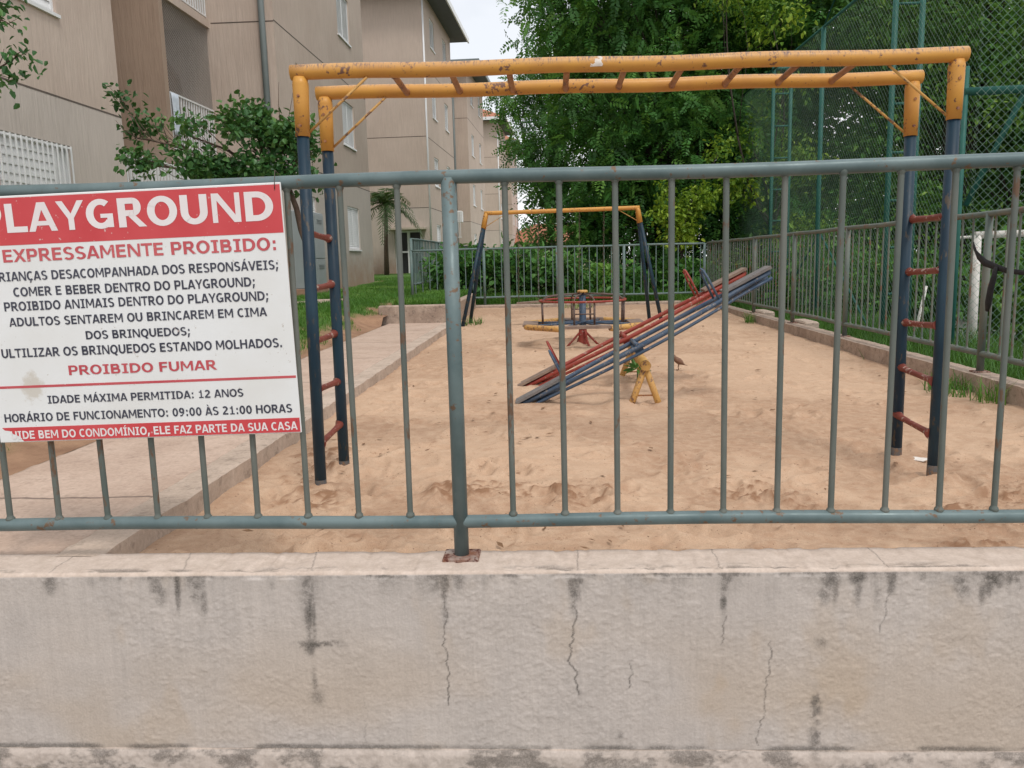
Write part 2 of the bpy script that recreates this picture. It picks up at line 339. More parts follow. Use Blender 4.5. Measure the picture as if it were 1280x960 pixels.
for i in range(620):
    px, py = pr_.uniform(-1.3, 3.0), 2.5+13*pr_.random()**1.6; an = pr_.uniform(0, PI); dx, dy = XX-px, YY-py
    sel = (np.abs(dx) < .3) & (np.abs(dy) < .3)
    if not sel.any(): continue
    u = (dx*math.cos(an)+dy*math.sin(an))/pr_.uniform(.07, .13); w = (-dx*math.sin(an)+dy*math.cos(an))/pr_.uniform(.035, .06); q = u*u+w*w
    ZZ = ZZ+np.where(sel, -0.016*pr_.uniform(.4, 1.2)*np.exp(-q*q)+0.009*np.exp(-(q-2.2)**2*1.2), 0)
damp = fbm(XX*1.1, YY*0.9, 5, 0.6, 9)
DK = np.clip(sst(0.46, 0.60, damp)*0.75+.6*sst(.50, .62, fbm(XX*4.2, YY*3.4, 5, .65, 19))*sst(7, 3, YY), 0, 1); CD = np.clip(sst(.35, .9, clo+.5*(cl2-.5))*(.25*sst(.42, .55, cl3)+.9*sst(.52, .60, .5*cl2+.5*cl3)), 0, 1)
m, nt, b = new_mat('playground sand'); v = coords(nt, False)
at = nd(nt, 'ShaderNodeAttribute', attribute_name='damp')
n1 = noise(nt, v, 260, 3, 0.7); n2 = noise(nt, v, 18, 6, 0.7)
col = mix(nt, at.outputs['Fac'], (0.510, 0.345, 0.235), (0.390, 0.245, 0.160))
col = mix(nt, ramp(nt, n2, [(0.40, 0.0), (0.72, 0.55)]), col, (0.60, 0.445, 0.32))
col = mix(nt, 0.4, col, ramp(nt, n1, [(0.25, 0.45), (0.6, 1.15)]), 'MULTIPLY')
col = mix(nt, nd(nt, 'ShaderNodeAttribute', attribute_name='clod').outputs['Fac'], col, (0.275, 0.155, 0.092))
spk = ramp(nt, noise(nt, v, 75, 2, 0.5), [(0.255, 1.0), (0.305, 0.0)])
col = mix(nt, spk, col, (0.15, 0.085, 0.05))
fl = ramp(nt, noise(nt, v, 16, 6, 0.8), [(0.34, 0.75), (0.40, 0.0)])
col = mix(nt, fl, col, (0.33, 0.195, 0.12))
nt.links.new(col, b.inputs['Base Color']); b.inputs['Roughness'].default_value = 0.95; b.inputs['Specular IOR Level'].default_value = 0.15
nrm = bump(nt, b, n2, 0.35, 0.02); bump(nt, b, n1, 0.35, 0.004, nrm)
tag(link('sand', np_mesh('sand', np.stack([XX, YY, ZZ], -1).reshape(-1, 3), grid_polys(len(xs), len(ys)), m, {'damp': DK.ravel(), 'clod': CD.ravel()}, True)), kind='structure')

# weathered cement used on the path, kerbs and wall tops
def cement(name, c1, c2, c3, joints=None, scale=4.0, dirt=0.5):
    m, nt, b = new_mat(name); v = coords(nt, False)
    n1 = noise(nt, v, scale, 6, 0.65); n2 = noise(nt, v, 55, 5, 0.7); n3 = noise(nt, v, scale*3.3, 6, 0.75)
    col = mix(nt, ramp(nt, n1, [(0.33, 0), (0.66, 1)]), c1, c2)
    col = mix(nt, ramp(nt, n3, [(0.52, 0.0), (0.72, dirt)]), col, c3)
    col = mix(nt, 0.3, col, ramp(nt, n2, [(0.3, 0.5), (0.65, 1.25)]), 'MULTIPLY')
    if joints:
        sp = nd(nt, 'ShaderNodeSeparateXYZ'); tc = nd(nt, 'ShaderNodeTexCoord'); nt.links.new(tc.outputs['Object'], sp.inputs[0])
        wob = nd(nt, 'ShaderNodeMath', operation='MULTIPLY_ADD'); nt.links.new(noise(nt, v, 6, 4), wob.inputs[0]); wob.inputs[1].default_value = 0.05; nt.links.new(sp.outputs['Y'], wob.inputs[2])
        md = nd(nt, 'ShaderNodeMath', operation='PINGPONG'); nt.links.new(wob.outputs[0], md.inputs[0]); md.inputs[1].default_value = joints/2
        col = mix(nt, ramp(nt, md.outputs[0], [(0.006, 0.75), (0.012, 0.0)]), col, (0.13, 0.10, 0.085))
    nt.links.new(col, b.inputs['Base Color']); b.inputs['Roughness'].default_value = 0.92; b.inputs['Specular IOR Level'].default_value = 0.2
    bump(nt, b, n2, 0.4, 0.01); return m
MT['path'] = cement('pinkish cement path', (0.56, 0.43, 0.35), (0.46, 0.34, 0.27), (0.30, 0.215, 0.17), 1.55, 2.6, 0.65)
MT['kerb'] = cement('weathered kerb cement', (0.56, 0.45, 0.37), (0.43, 0.34, 0.275), (0.17, 0.135, 0.11), None, 3.5, 0.75)
MT['kerbdk'] = cement('stained kerb cement', (0.47, 0.37, 0.30), (0.33, 0.25, 0.20), (0.12, 0.095, 0.08), None, 5.0, 0.8)

def slab_mesh(xa, xb, ya, yb, zt, zb, nx, ny, amp=0.004, seed=0, wob=0.0):
    """slab top + sides as one displaced sheet folded over both long edges"""
    us = [-1.0, -0.5]+list(np.linspace(0, 1, nx))+[1.5, 2.0]
    ysl = np.linspace(ya, yb, ny); V = []
    for u in us:
        uu = min(max(u, 0), 1); x = xa+(xb-xa)*uu; z = np.full(ny, zt)
        if u < 0: z = np.full(ny, zt+(zb-zt)*(-u)) if u > -0.9 else np.full(ny, zb)
        if u > 1: z = np.full(ny, zt+(zb-zt)*(u-1)) if u < 1.9 else np.full(ny, zb)
        edge = 1.0 if (u <= 0 or u >= 1) else 0.0
        xx = np.full(ny, x)+edge*wob*(fbm(ysl*6, np.full(ny, u*3.1+seed), 4, 0.65, seed)-0.5)
        zz = z+amp*(fbm(xx*9, ysl*9, 4, 0.6, seed)-0.5)*2
        if 0 < uu < 1 or u in (0, 1): zz = zz-edge*0.006*fbm(ysl*14, xx*3, 3, 0.6, seed+3)
        V.append(np.stack([xx, ysl, zz], -1))
    return np.concatenate(V), grid_polys(len(us), ny)
V, P = slab_mesh(-2.46, -1.605, 2.40, 12.22, -0.004, -0.4, 30, 500, 0.003, 2)
tag(link('footpath', np_mesh('footpath', V, P, MT['path'], None, True)), kind='structure')
V, P = slab_mesh(-1.60, -1.445, 2.40, 12.14, 0.002, -0.4, 6, 700, 0.004, 4, 0.025)
k = tag(link('kerb', np_mesh('kerb', V, P, MT['kerb'], None, False)), 'low pale cement kerb between the footpath and the sand', 'kerb')

# retaining kerb on the right, kerb at the far end, planter wall at the end of the path
V, P = slab_mesh(3.06, 3.235, 2.40, 16.75, 0.0, -0.9, 6, 800, 0.004, 6, 0.02)
tag(link('retaining_wall', np_mesh('retaining_wall', V, P, MT['kerbdk'])), 'long stained cement retaining kerb along the right side of the sand', 'retaining wall')
mb = MB(); mb.box((-2.75, 16.40, -0.3), (3.05, 16.60, 0.012), 0.02)
tag(mb.build('kerb', MT['kerbdk']), 'cement kerb at the far end of the sand, under the far fence', 'kerb')
mb = MB(); mb.box((-2.60, 12.16, -0.3), (-1.50, 12.29, 0.268), 0.02); mb.box((-1.62, 12.291, -0.2), (-1.50, 16.39, 0.262), 0.02)
tag(mb.build('planter_wall', MT['kerbdk']), 'low stained planter wall closing the end of the footpath', 'planter wall')
for (x0, y0, x1, y1) in ((3.236, 10.45, 3.42, 11.0), (3.236, 12.5, 3.42, 13.1)):
    mb = MB(); mb.box((x0, y0, -0.9), (x1, y1, 0.03), 0.02)
    tag(mb.build('post_footing', MT['kerb']), 'cement post footing behind the right retaining kerb, %s' % {10.45: 'the nearer of the two', 12.5: 'the farther of the two'}[y0], 'footing', 'post footings along the right kerb')

# lawn terrain
def lawn_z(X, Y):
    d = -2.455-X
    z = 0.115*sst(0.0, 0.75, d)+0.04*sst(0.8, 3.0, d)+0.14*sst(6, 13.5, Y)*sst(0.02, 0.6, d+sst(11.5, 12.6, Y)*3)+0.20*sst(18, 34, Y)
    return z-0.006
xs = np.concatenate([np.linspace(-14, -5.5, 18)[:-1], np.linspace(-5.5, -2.455, 110)]); ys = np.concatenate([np.linspace(2.4, 12.1, 250)[:-1], np.linspace(12.1, 34, 220)])
XX, YY = np.meshgrid(xs, ys, indexing='ij'); ZZ = lawn_z(XX, YY)+0.05*(fbm(XX*2.2, YY*2.2, 4, .55, 12)-.5)*sst(0.05, .5, -2.455-XX)
soil = np.clip(sst(0.52, 0.18, (-2.455-XX)+0.55*(fbm(XX*2.0, YY*1.6, 4, .6, 13)-.5))+sst(.62, .72, fbm(XX*1.3, YY*1.3, 5, .6, 14))*0.6, 0, 1)
MT['lawn'] = ground_mat('lawn soil and turf', 'soil', (0.060, 0.150, 0.026), (0.10, 0.18, 0.04), (0.40, 0.245, 0.155), (0.26, 0.150, 0.095), 5.0, 0.7, 0.95, 40)
tag(link('lawn', np_mesh('lawn', np.stack([XX, YY, ZZ], -1).reshape(-1, 3), grid_polys(len(xs), len(ys)), MT['lawn'], {'soil': soil.ravel()}, True)), kind='structure')
xs = np.linspace(-2.45, -1.61, 20); ys = np.linspace(12.3, 16.45, 60); XX, YY = np.meshgrid(xs, ys, indexing='ij')
tag(link('planter_bed', np_mesh('planter_bed', np.stack([XX, YY, 0.245+0.03*(fbm(XX*4, YY*4, 3, .5, 3)-.5)], -1).reshape(-1, 3), grid_polys(20, 60), MT['lawn'], {'soil': np.full(1200, .1)}, True)), kind='structure')
xs = np.linspace(-2.44, 3.25, 40); ys = np.linspace(16.62, 90, 160); XX, YY = np.meshgrid(xs, ys, indexing='ij')
ZZ = 0.0+0.10*sst(16.6, 20, YY)+0.20*sst(18, 34, YY)+0.03*fbm(XX, YY, 3, .5, 8)
tag(link('terrain', np_mesh('terrain', np.stack([XX, YY, ZZ], -1).reshape(-1, 3), grid_polys(40, 160), MT['lawn'], {'soil': np.full(40*160, .15)}, True)), kind='structure')
xs = np.linspace(-40, -2.455, 60); ys = np.linspace(34, 90, 60); XX, YY = np.meshgrid(xs, ys, indexing='ij')
tag(link('terrain', np_mesh('terrain', np.stack([XX, YY, lawn_z(XX, YY)], -1).reshape(-1, 3), grid_polys(60, 60), MT['lawn'], {'soil': np.full(3600, .25)}, True)), kind='structure')
# strip of weeds beyond the right kerb and the sports court
xs = np.linspace(3.25, 5.2, 40); ys = np.linspace(2.3, 30, 220); XX, YY = np.meshgrid(xs, ys, indexing='ij')
tag(link('verge', np_mesh('verge', np.stack([XX, YY, -0.66+0.05*fbm(XX*2, YY*2, 3, .5, 5)-0.03*sst(4.9, 5.2, XX)], -1).reshape(-1, 3), grid_polys(40, 220), MT['lawn'], {'soil': np.full(40*220, .2)}, True)), kind='structure')
mb = MB(); mb.add([(5.21, 8.0, -0.69), (20, 8.0, -0.69), (20, 30, -0.69), (5.21, 30, -0.69)], [(0, 1, 2, 3)])
tag(mb.build('court_floor', plain('worn green grey court', (0.16, 0.18, 0.165), (0.24, 0.22, 0.19), 0.9, 1.2)), kind='structure')
mb = MB(); mb.box((-4.45, 13.75, 0.0), (-3.72, 14.9, 0.275), 0.02)
tag(mb.build('paving_slab', MT['kerb']), 'small pale cement slab lying in the lawn beside the cabinet', 'slab')

# ------------------------------------------------------------------ front wall
def px2x(px): return -1.671+px/1280*3.005
def py2z(py): return -(py-714)/224*0.572
xw = np.concatenate([np.linspace(-4.2, -1.95, 90)[:-1], np.linspace(-1.95, 1.75, 1000)[:-1], np.linspace(1.75, 4.2, 90)])
WF, WB = 2.255, 2.425
prof = []                                                            # (y, z, outward y, outward z, facepos)
for t in np.linspace(0, 1, 4)[:-1]: prof.append((WB, -0.5+0.49*t, 1, 0, -1))
for t in np.linspace(0, 1, 30): prof.append((WB-(WB-WF-0.012)*t, 0.0, 0, 1, -0.5))
for a in (20, 45, 70): prof.append((WF+0.012-0.012*math.sin(RD(a)), -0.012+0.012*math.cos(RD(a)), -math.sin(RD(a)), math.cos(RD(a)), 0))
for z in np.linspace(-0.012, -0.566, 165): prof.append((WF, z, -1, 0, -z))
for t in np.linspace(0, 1, 30): prof.append((WF-0.006*min(1, t*6), -0.568-0.11*t, -1, 0, 0.57+t))
prof = np.array(prof); nP = len(prof)
X2 = np.repeat(xw[:, None], nP, 1); Yp = np.repeat(prof[None, :, 0], len(xw), 0); Zp = np.repeat(prof[None, :, 1], len(xw), 0)
NY, NZ = prof[None, :, 2], prof[None, :, 3]
s_ = np.cumsum(np.hypot(np.diff(prof[:, 0], prepend=prof[0, 0]), np.diff(prof[:, 1], prepend=prof[0, 1])))[None, :].repeat(len(xw), 0)
face = (prof[:, 4] > 0)[None, :] & (prof[:, 4] < 0.57)[None, :]; foot = (prof[:, 4] > 0.57)[None, :]; top = (prof[:, 4] < 0)[None, :]
pop = fbm(X2*115, s_*115, 3, 0.6, 21); pop2 = fbm(X2*52, s_*60, 3, 0.55, 22)
rel = sst(0.42, 0.68, pop)*0.6+sst(0.40, 0.7, pop2)*0.6
patch = sst(0.36, 0.62, fbm(X2*4, s_*4, 3, .5, 24))                   # smoother trowelled areas
disp = np.where(face, 0.0017*rel*(0.25+0.75*patch)+.004*(fbm(X2*9, s_*9, 3, .5, 45)-.5), 0)+np.where(top, 0.003*(fbm(X2*18, s_*18, 4, .6, 25)-.5), 0)
disp = disp+np.where(foot, 0.016*(fbm(X2*22, s_*14, 4, .65, 26)-.4)+0.010*(fbm(X2*5, s_*5, 3, .6, 27)-.5), 0)
disp = disp+np.where((prof[:, 4] >= -0.5)[None, :] & (np.abs(prof[:, 1]) < 0.02)[None, :], -0.006*sst(.5, .75, fbm(X2*12, s_*3, 4, .6, 28)), 0)
Y2 = Yp+NY*disp; Z2 = Zp+NZ*disp+np.where(foot, 0.012*(fbm(X2*4, X2*0+3, 4, .6, 29)-.5), 0)
fx = fbm(X2*60, Zp*9, 3, .6, 31); bl = fbm(X2*26, Zp*26, 4, .65, 32); wv = (fbm(Zp*9, X2*0+1, 3, .6, 33)-.5)
# drips: pixel x, half width px, end y px, strength   (dark mould stains with shapes of their own)
DR = [(62, 9, 745, .5), (118, 8, 735, .25), (205, 11, 765, .45), (229, 3.5, 775, .75), (252, 9, 758, .75), (262, 5, 790, .45), (352, 6, 740, .3), (398, 6, 808, .95), (404, 3, 830, .5), (560, 12, 750, .4), (573, 5, 790, .65), (590, 8, 745, .4), (620, 6, 740, .2),
      (735, 7, 775, .65), (742, 5, 735, .8), (845, 5, 735, .4), (862, 10, 728, .3), (920, 4, 790, .85), (925, 7, 735, .6), (1048, 12, 745, .65), (1056, 5, 770, .4), (1081, 10, 737, .95), (1083, 6, 770, .4), (1122, 6, 752, .7), (1107, 7, 780, .25), (1208, 10, 762, .65), (1240, 14, 752, .95), (1232, 5, 768, .6), (1262, 6, 745, .5), (1275, 8, 750, .5), (1160, 6, 735, .3),
      (-60, 12, 760, .6), (-140, 9, 790, .5), (1330, 10, 770, .6), (1400, 12, 760, .5)]
st = np.zeros_like(X2)
for px, hw, ye, a in DR:
    xc = px2x(px)+wv*0.012; h = py2z(ye); wdt = hw/1280*3.0*(1.15-0.55*np.clip(Zp/h, 0, 1))
    wdt = wdt*1.25; lat = np.exp(-((X2-xc)/wdt)**2*1.2); ver = np.where(face, 1-sst(0.45, 1.05, Zp/h+0.25*(fx-.5)), 0)
    st = np.maximum(st, a*lat*ver*(0.40+0.85*sst(.30, .60, bl))*(0.7+0.65*fx)); st = np.maximum(st, .30*a*np.exp(-((X2-xc)/(wdt*2.4))**2)*np.where(face, 1-sst(.2, .9, Zp/h+.4*(fx-.5)), 0))
def blot(px, py, rx, ry, a):
    global st
    q = ((X2-px2x(px))/(rx/1280*3.0))**2+((Zp-py2z(py))/(ry/224*0.572))**2
    st = np.maximum(st, a*np.exp(-q)*sst(.36, .62, bl+.05)*1.2)
for a in ((406, 803, 26, 4, .95), (425, 801, 16, 3, .6), (398, 806, 8, 9, .9), (1037, 880, 7, 16, .85), (1038, 915, 8, 26, .6), (1041, 745, 10, 12, .4), (400, 850, 4, 20, .4), (1041, 800, 10, 10, .3), (402, 870, 10, 12, .35), (792, 918, 4, 5, .4)): blot(*a)
def crack(pts, w, a):
    global st
    for (xa, ya), (xb, yb) in zip(pts[:-1], pts[1:]):
        A = (px2x(xa), py2z(ya)); B = (px2x(xb), py2z(yb)); dx, dz = B[0]-A[0], B[1]-A[1]; L2 = dx*dx+dz*dz
        jx = 0.040*(fbm(Zp*26, X2*0+2, 5, .62, 35)-.5); u = np.clip(((X2+jx-A[0])*dx+(Zp-A[1])*dz)/L2, 0, 1)
        d = np.hypot(X2+jx-A[0]-u*dx, Zp-A[1]-u*dz); st = np.maximum(st, np.where(face, a*(.35+1.1*fbm(Zp*45, X2*6, 3, .6, 46))*np.exp(-(d/w)**2), 0))
crack([(572, 720), (574, 760), (571, 800), (575, 850), (572, 880)], .0022, .95)
crack([(737, 760), (734, 800), (727, 822), (737, 838), (738, 852), (741, 866)], .0026, .9)
crack([(806, 828), (807, 840), (805, 858)], .0022, .7); crack([(980, 800), (979, 830), (973, 880), (966, 930)], .0024, .65)
crack([(922, 770), (921, 805)], .0024, .6); crack([(463, 870), (465, 900), (464, 930)], .002, .35); crack([(1122, 740), (1112, 790)], .0022, .5)
edge_d = np.where(face, np.exp(-((Zp+0.012)/0.010)**2), 0)
strip_m = sst(.40, .62, fbm(X2*2.6, X2*0+4, 4, .6, 36)+.10*sst(px2x(600), px2x(900), X2)+0.12*np.exp(-((X2-px2x(230))/.25)**2))
st = np.maximum(st, edge_d*strip_m*(.10+.95*fx*sst(.4, .62, fbm(X2*30, X2*0+6, 4, .65, 47))))
near_top = np.where(face, np.exp(-(-Zp)/0.05), 0)
st = np.maximum(st, 0.42*near_top*sst(.42, .70, fbm(X2*14, Zp*3, 4, .6, 37))*strip_m)
baseline = np.exp(-((Zp+0.562+0.008*(fbm(X2*5, X2*0, 4, .6, 38)-.5))/0.009)**2)
st = np.maximum(st, baseline*sst(.36, .58, fbm(X2*5, X2*0+9, 4, .6, 39))*(.4+.6*bl))
st = np.maximum(st, np.where(foot, .55*sst(.44, .66, fbm(X2*9, s_*16, 5, .7, 40)), 0))
st = np.maximum(st, np.where(top, sst(.075, 0.0, Yp-WF)*.62*sst(.44, .64, fbm(X2*8, s_*24, 5, .68, 41)), 0))
for a in ([(740, 684), (741, 712)], [(905, 686), (918, 714)], [(1095, 682), (1108, 698), (1121, 712)], [(412, 690), (404, 716)], [(250, 690), (236, 712)], [(100, 695), (60, 716)]):
    (xa, ya), (xb, yb) = a[0], a[-1]                                 # cracks over the cement top
    f = np.clip((WB-Yp)/(WB-WF), 0, 1); xc = px2x(xa)*1.07+(px2x(xb)-px2x(xa)*1.07)*f+0.012*(fbm(Yp*40, X2*0+xa, 3, .6, 42)-.5)
    st = np.maximum(st, np.where(top & (prof[:, 4] > -.9)[None, :], .5*np.exp(-((X2-xc)/.0024)**2), 0))
warm = np.where(face, np.clip(sst(.40, .66, fbm(X2*1.6, Zp*2.6, 4, .55, 43))*sst(-.05, -.45, Zp)*0.6+.35*sst(.55, .72, fbm(X2*5, Zp*3.5, 4, .6, 44)), 0, 1), 0)
isf = np.where(face, 1.0, np.where(foot, 0.6, 0.0))+0*X2
m, nt, b = new_mat('stained rough plaster'); v = coords(nt, False)
A = {k: nd(nt, 'ShaderNodeAttribute', attribute_name=k).outputs['Fac'] for k in ('stain', 'warm', 'isface')}
n1 = noise(nt, v, 5, 6, 0.6); n2 = noise(nt, v, 130, 4, 0.7); n3 = noise(nt, v, 22, 6, 0.7)
ctop = mix(nt, ramp(nt, n3, [(0.35, 0), (0.65, 1)]), (0.62, 0.515, 0.445), (0.50, 0.405, 0.34))
cface = mix(nt, ramp(nt, n1, [(0.35, 0), (0.65, 1)]), (0.530, 0.475, 0.440), (0.485, 0.437, 0.408))
vst = coords(nt, False, (60, 60, 4)); cface = mix(nt, 0.30, cface, ramp(nt, noise(nt, vst, 1.0, 5, 0.7), [(0.32, 0.72), (0.66, 1.12)]), 'MULTIPLY')
cface = mix(nt, A['warm'], cface, (0.475, 0.385, 0.305))
col = mix(nt, A['isface'], ctop, cface)
col = mix(nt, 0.22, col, ramp(nt, n2, [(0.3, 0.55), (0.65, 1.2)]), 'MULTIPLY')
gr = nd(nt, 'ShaderNodeMath', operation='MULTIPLY_ADD'); nt.links.new(noise(nt, v, 210, 3, 0.7), gr.inputs[0]); gr.inputs[1].default_value = 1.5; gr.inputs[2].default_value = -0.15
g2 = nd(nt, 'ShaderNodeMath', operation='MULTIPLY'); nt.links.new(gr.outputs[0], g2.inputs[0]); nt.links.new(A['stain'], g2.inputs[1])
col = mix(nt, ramp(nt, g2.outputs[0], [(0.03, 0.0), (0.30, 0.55), (0.75, 0.92)]), col, (0.085, 0.078, 0.070))
nt.links.new(col, b.inputs['Base Color']); b.inputs['Roughness'].default_value = 0.93; b.inputs['Specular IOR Level'].default_value = 0.2
nrm = bump(nt, b, n3, 0.2, 0.004); bump(nt, b, n2, 0.5, 0.003, nrm)
Vw = np.stack([X2, Y2, Z2], -1).reshape(-1, 3)
fw = tag(link('front_wall', np_mesh('front_wall', Vw, grid_polys(len(xw), nP)[:, ::-1], m, {'stain': st.ravel(), 'warm': warm.ravel(), 'isface': isf.ravel()}, True)),
         'low rough plastered wall in front with dark mould drips and cracks', 'wall')

# ------------------------------------------------------------------ apartment buildings
def wallmat(name, up1, up2, lo1, lo2, zsplit=3.02):
    m, nt, b = new_mat(name); v = coords(nt, False); vs = coords(nt, False, (9, 9, 0.8))
    tc = nd(nt, 'ShaderNodeTexCoord'); sp = nd(nt, 'ShaderNodeSeparateXYZ'); nt.links.new(tc.outputs['Object'], sp.inputs[0])
    n1 = ramp(nt, noise(nt, v, 0.7, 6, 0.6), [(0.35, 0), (0.65, 1)]); n2 = noise(nt, vs, 2.2, 4, 0.7); n3 = noise(nt, v, 2.2, 6, 0.7)
    gt = nd(nt, 'ShaderNodeMath', operation='GREATER_THAN'); nt.links.new(sp.outputs['Z'], gt.inputs[0]); gt.inputs[1].default_value = zsplit
    col = mix(nt, gt.outputs[0], mix(nt, n1, lo1, lo2), mix(nt, n1, up1, up2))
    spl = nd(nt, 'ShaderNodeMath', operation='MULTIPLY_ADD'); nt.links.new(n3, spl.inputs[0]); spl.inputs[1].default_value = 0.6
    zs_ = nd(nt, 'ShaderNodeMath', operation='MULTIPLY'); nt.links.new(sp.outputs['Z'], zs_.inputs[0]); zs_.inputs[1].default_value = 0.33; nt.links.new(zs_.outputs[0], spl.inputs[2])
    col = mix(nt, ramp(nt, spl.outputs[0], [(0.42, 0.72), (0.72, 0.0)]), col, (0.40, 0.245, 0.17))   # red soil splashed on the foot of the wall
    col = mix(nt, 0.4, col, ramp(nt, n2, [(0.25, 0.72), (0.7, 1.12)]), 'MULTIPLY')
    nt.links.new(col, b.inputs['Base Color']); b.inputs['Roughness'].default_value = 0.92; b.inputs['Specular IOR Level'].default_value = 0.2
    bump(nt, b, n2, 0.5, 0.03); return m
MT['wall1'] = wallmat('beige pink building render', (0.560, 0.465, 0.400), (0.500, 0.405, 0.345), (0.550, 0.490, 0.445), (0.495, 0.440, 0.400), 3.03)

MT['wallb'] = wallmat('shade darkened brown render', (0.410, 0.308, 0.240), (0.355, 0.262, 0.203), (0.42, 0.33, 0.27), (0.36, 0.28, 0.23))  # browner render for the recess wall, its shade partly put into the colour
def facade(mb, o, u, L, z0, z1, holes=(), depth=0.13, n=None):
    """wall sheet with real openings and reveals; o origin, u unit along, n outward normal"""
    o, u = Vector(o), Vector(u); n = Vector(n)
    ys = sorted({0, L, *[h[0] for h in holes], *[h[1] for h in holes]}); zs = sorted({z0, z1, *[h[2] for h in holes], *[h[3] for h in holes]})
    flip = u.cross(Vector((0, 0, 1))).dot(n) < 0
    def q(ps):
        mb.add(ps[::-1] if flip else ps, [(0, 1, 2, 3)])
    P = lambda a, z, d=0.0: o+u*a+Vector((0, 0, z))-n*d
    for a0, a1 in zip(ys[:-1], ys[1:]):
        for c0, c1 in zip(zs[:-1], zs[1:]):
            if any(h[0] <= a0+1e-6 and h[1] >= a1-1e-6 and h[2] <= c0+1e-6 and h[3] >= c1-1e-6 for h in holes): continue
            q([P(a0, c0), P(a1, c0), P(a1, c1), P(a0, c1)])
    for a0, a1, c0, c1 in holes:
        q([P(a0, c0), P(a1, c0), P(a1, c0, depth), P(a0, c0, depth)][::-1]); q([P(a0, c1), P(a1, c1), P(a1, c1, depth), P(a0, c1, depth)])
        q([P(a0, c0), P(a0, c1), P(a0, c1, depth), P(a0, c0, depth)]); q([P(a1, c0), P(a1, c1), P(a1, c1, depth), P(a1, c0, depth)][::-1])
def bar(mb, o, u, n, a0, a1, z0, z1, d0, d1):
    """box in wall coordinates: along a, height z, distance d outside the wall"""
    o, u, n = Vector(o), Vector(u), Vector(n)
    c = o+u*((a0+a1)/2)+Vector((0, 0, (z0+z1)/2))+n*((d0+d1)/2)
    mb.obox(c, u*((a1-a0)/2), n*((d1-d0)/2), Vector((0, 0, (z1-z0)/2)))
def window(par, o, u, n, h, slats=22, grille=False, opened=False):
    a0, a1, c0, c1 = h; f = 0.045; D = -0.10
    mb = MB()
    bar(mb, o, u, n, a0, a0+f, c0, c1, D, -0.03); bar(mb, o, u, n, a1-f, a1, c0, c1, D, -0.03)
    bar(mb, o, u, n, a0+f, a1-f, c0, c0+f, D, -0.03); bar(mb, o, u, n, a0+f, a1-f, c1-f, c1, D, -0.03)
    mid = a0+(a1-a0)*(0.80 if opened else 0.5)
    bar(mb, o, u, n, mid-0.02, mid+0.02, c0+f, c1-f, D+0.003, -0.033)
    w = mb.build('window', MT['white'], par); off = tuple(wloc(par))
    mb = MB(); bar(mb, o, u, n, a0+f, a1-f, c0+f, c1-f, -0.129, -0.118); mb.build('pane', MT['dark'], w, off)
    if slats:
        mb = MB(); o_, u_, n_ = Vector(o), Vector(u), Vector(n); e = (mid-0.02) if opened else a1-f; st_ = (c1-c0-2*f)/slats
        for i in range(slats):
            zc = c0+f+st_*(i+.5); L = (e-a0-f)/2
            mb.obox(o_+u_*(a0+f+L)+Vector((0, 0, zc))+n_*(-0.052), u_*L, (n_*0.010-Vector((0, 0, st_*.58))), (Vector((0, 0, 1))*0.002+n_*.003))
        if opened:
            bar(mb, o, u, n, mid+0.11, a1-f, c0+f, c1-f, -0.095, -0.085)
        mb.build('shutter', MT['white'], w, off)
    mb = MB(); bar(mb, o, u, n, a0-0.04, a1+0.04, c0-0.045, c0-0.004, -0.1, 0.035); mb.build('sill', MT['white'], w, off)
    if grille:
        mb = MB(); k = 14
        for i in range(k+1):
            a = a0+0.02+(a1-a0-0.04)*i/k; bar(mb, o, u, n, a-0.008, a+0.008, c0+0.01, c1-0.01, 0.012, 0.028)
        for z in (c0+0.02, c1-0.03): bar(mb, o, u, n, a0-0.01, a1+0.01, z-0.012, z+0.012, 0.008, 0.011)
        mb.build('security_grille', MT['white'], w, off)
    return w
def joints(par, segs):
    for o, u, n, L, z in segs:
        mb = MB(); bar(mb, o, u, n, 0, L, z-0.011, z+0.011, -0.004, 0.003); mb.build('joint_line', MT['joint'], par)
def railing(par, o, u, n, a0, a1, z0, z1, k, r=0.011, name='railing', m='white'):
    mb = MB(); bar(mb, o, u, n, a0, a1, z1-0.03, z1, -0.02, 0.02); bar(mb, o, u, n, a0, a1, z0+0.04, z0+0.065, -0.015, 0.015)
    for i in range(k+1):
        a = a0+0.02+(a1-a0-0.04)*i/k; bar(mb, o, u, n, a-r, a+r, z0+0.065, z1-0.03, -r, r)
    return mb.build(name, MT[m], par)

PX, PY, NY_ = (1, 0, 0), (0, 1, 0), (0, -1, 0)
FL = [0.25, 2.97, 5.70, 8.42, 11.15]
# nearest block
B1 = thing('apartment_building', (-6.0, 12.0, 0), 'nearest beige apartment block with netted balcony, filling the left side behind the sign', 'building')
mb = MB(); H0, H1 = -0.3, 11.2
winA = [(6.85, 8.25, 1.30+2.73*i, 2.46+2.73*i) for i in range(4)]
facade(mb, (-6.0, 2.0, 0), PY, 9.6, H0, H1, winA, 0.13, PX)
mb.add([(-6.0, 11.6, H0), (-9.4, 11.6, H0), (-9.4, 11.6, H1), (-6.0, 11.6, H1)], [(0, 1, 2, 3)])
mb.add([(-6.0, 2.0, H0), (-14, 2.0, H0), (-14, 2.0, H1), (-6.0, 2.0, H1)], [(0, 3, 2, 1)])
mb.add([(-9.4, 11.6, H0), (-9.4, 14.35, H0), (-9.4, 14.35, H1), (-9.4, 11.6, H1)], [(0, 1, 2, 3)])
mb.add([(-8.4, 14.501, H0), (-8.4, 16.459, H0), (-8.4, 16.459, H1), (-8.4, 14.501, H1)], [(0, 1, 2, 3)])
facade(mb, (-9.4, 16.46, 0), PX, 4.1, H0, H1, (), 0.1, NY_)
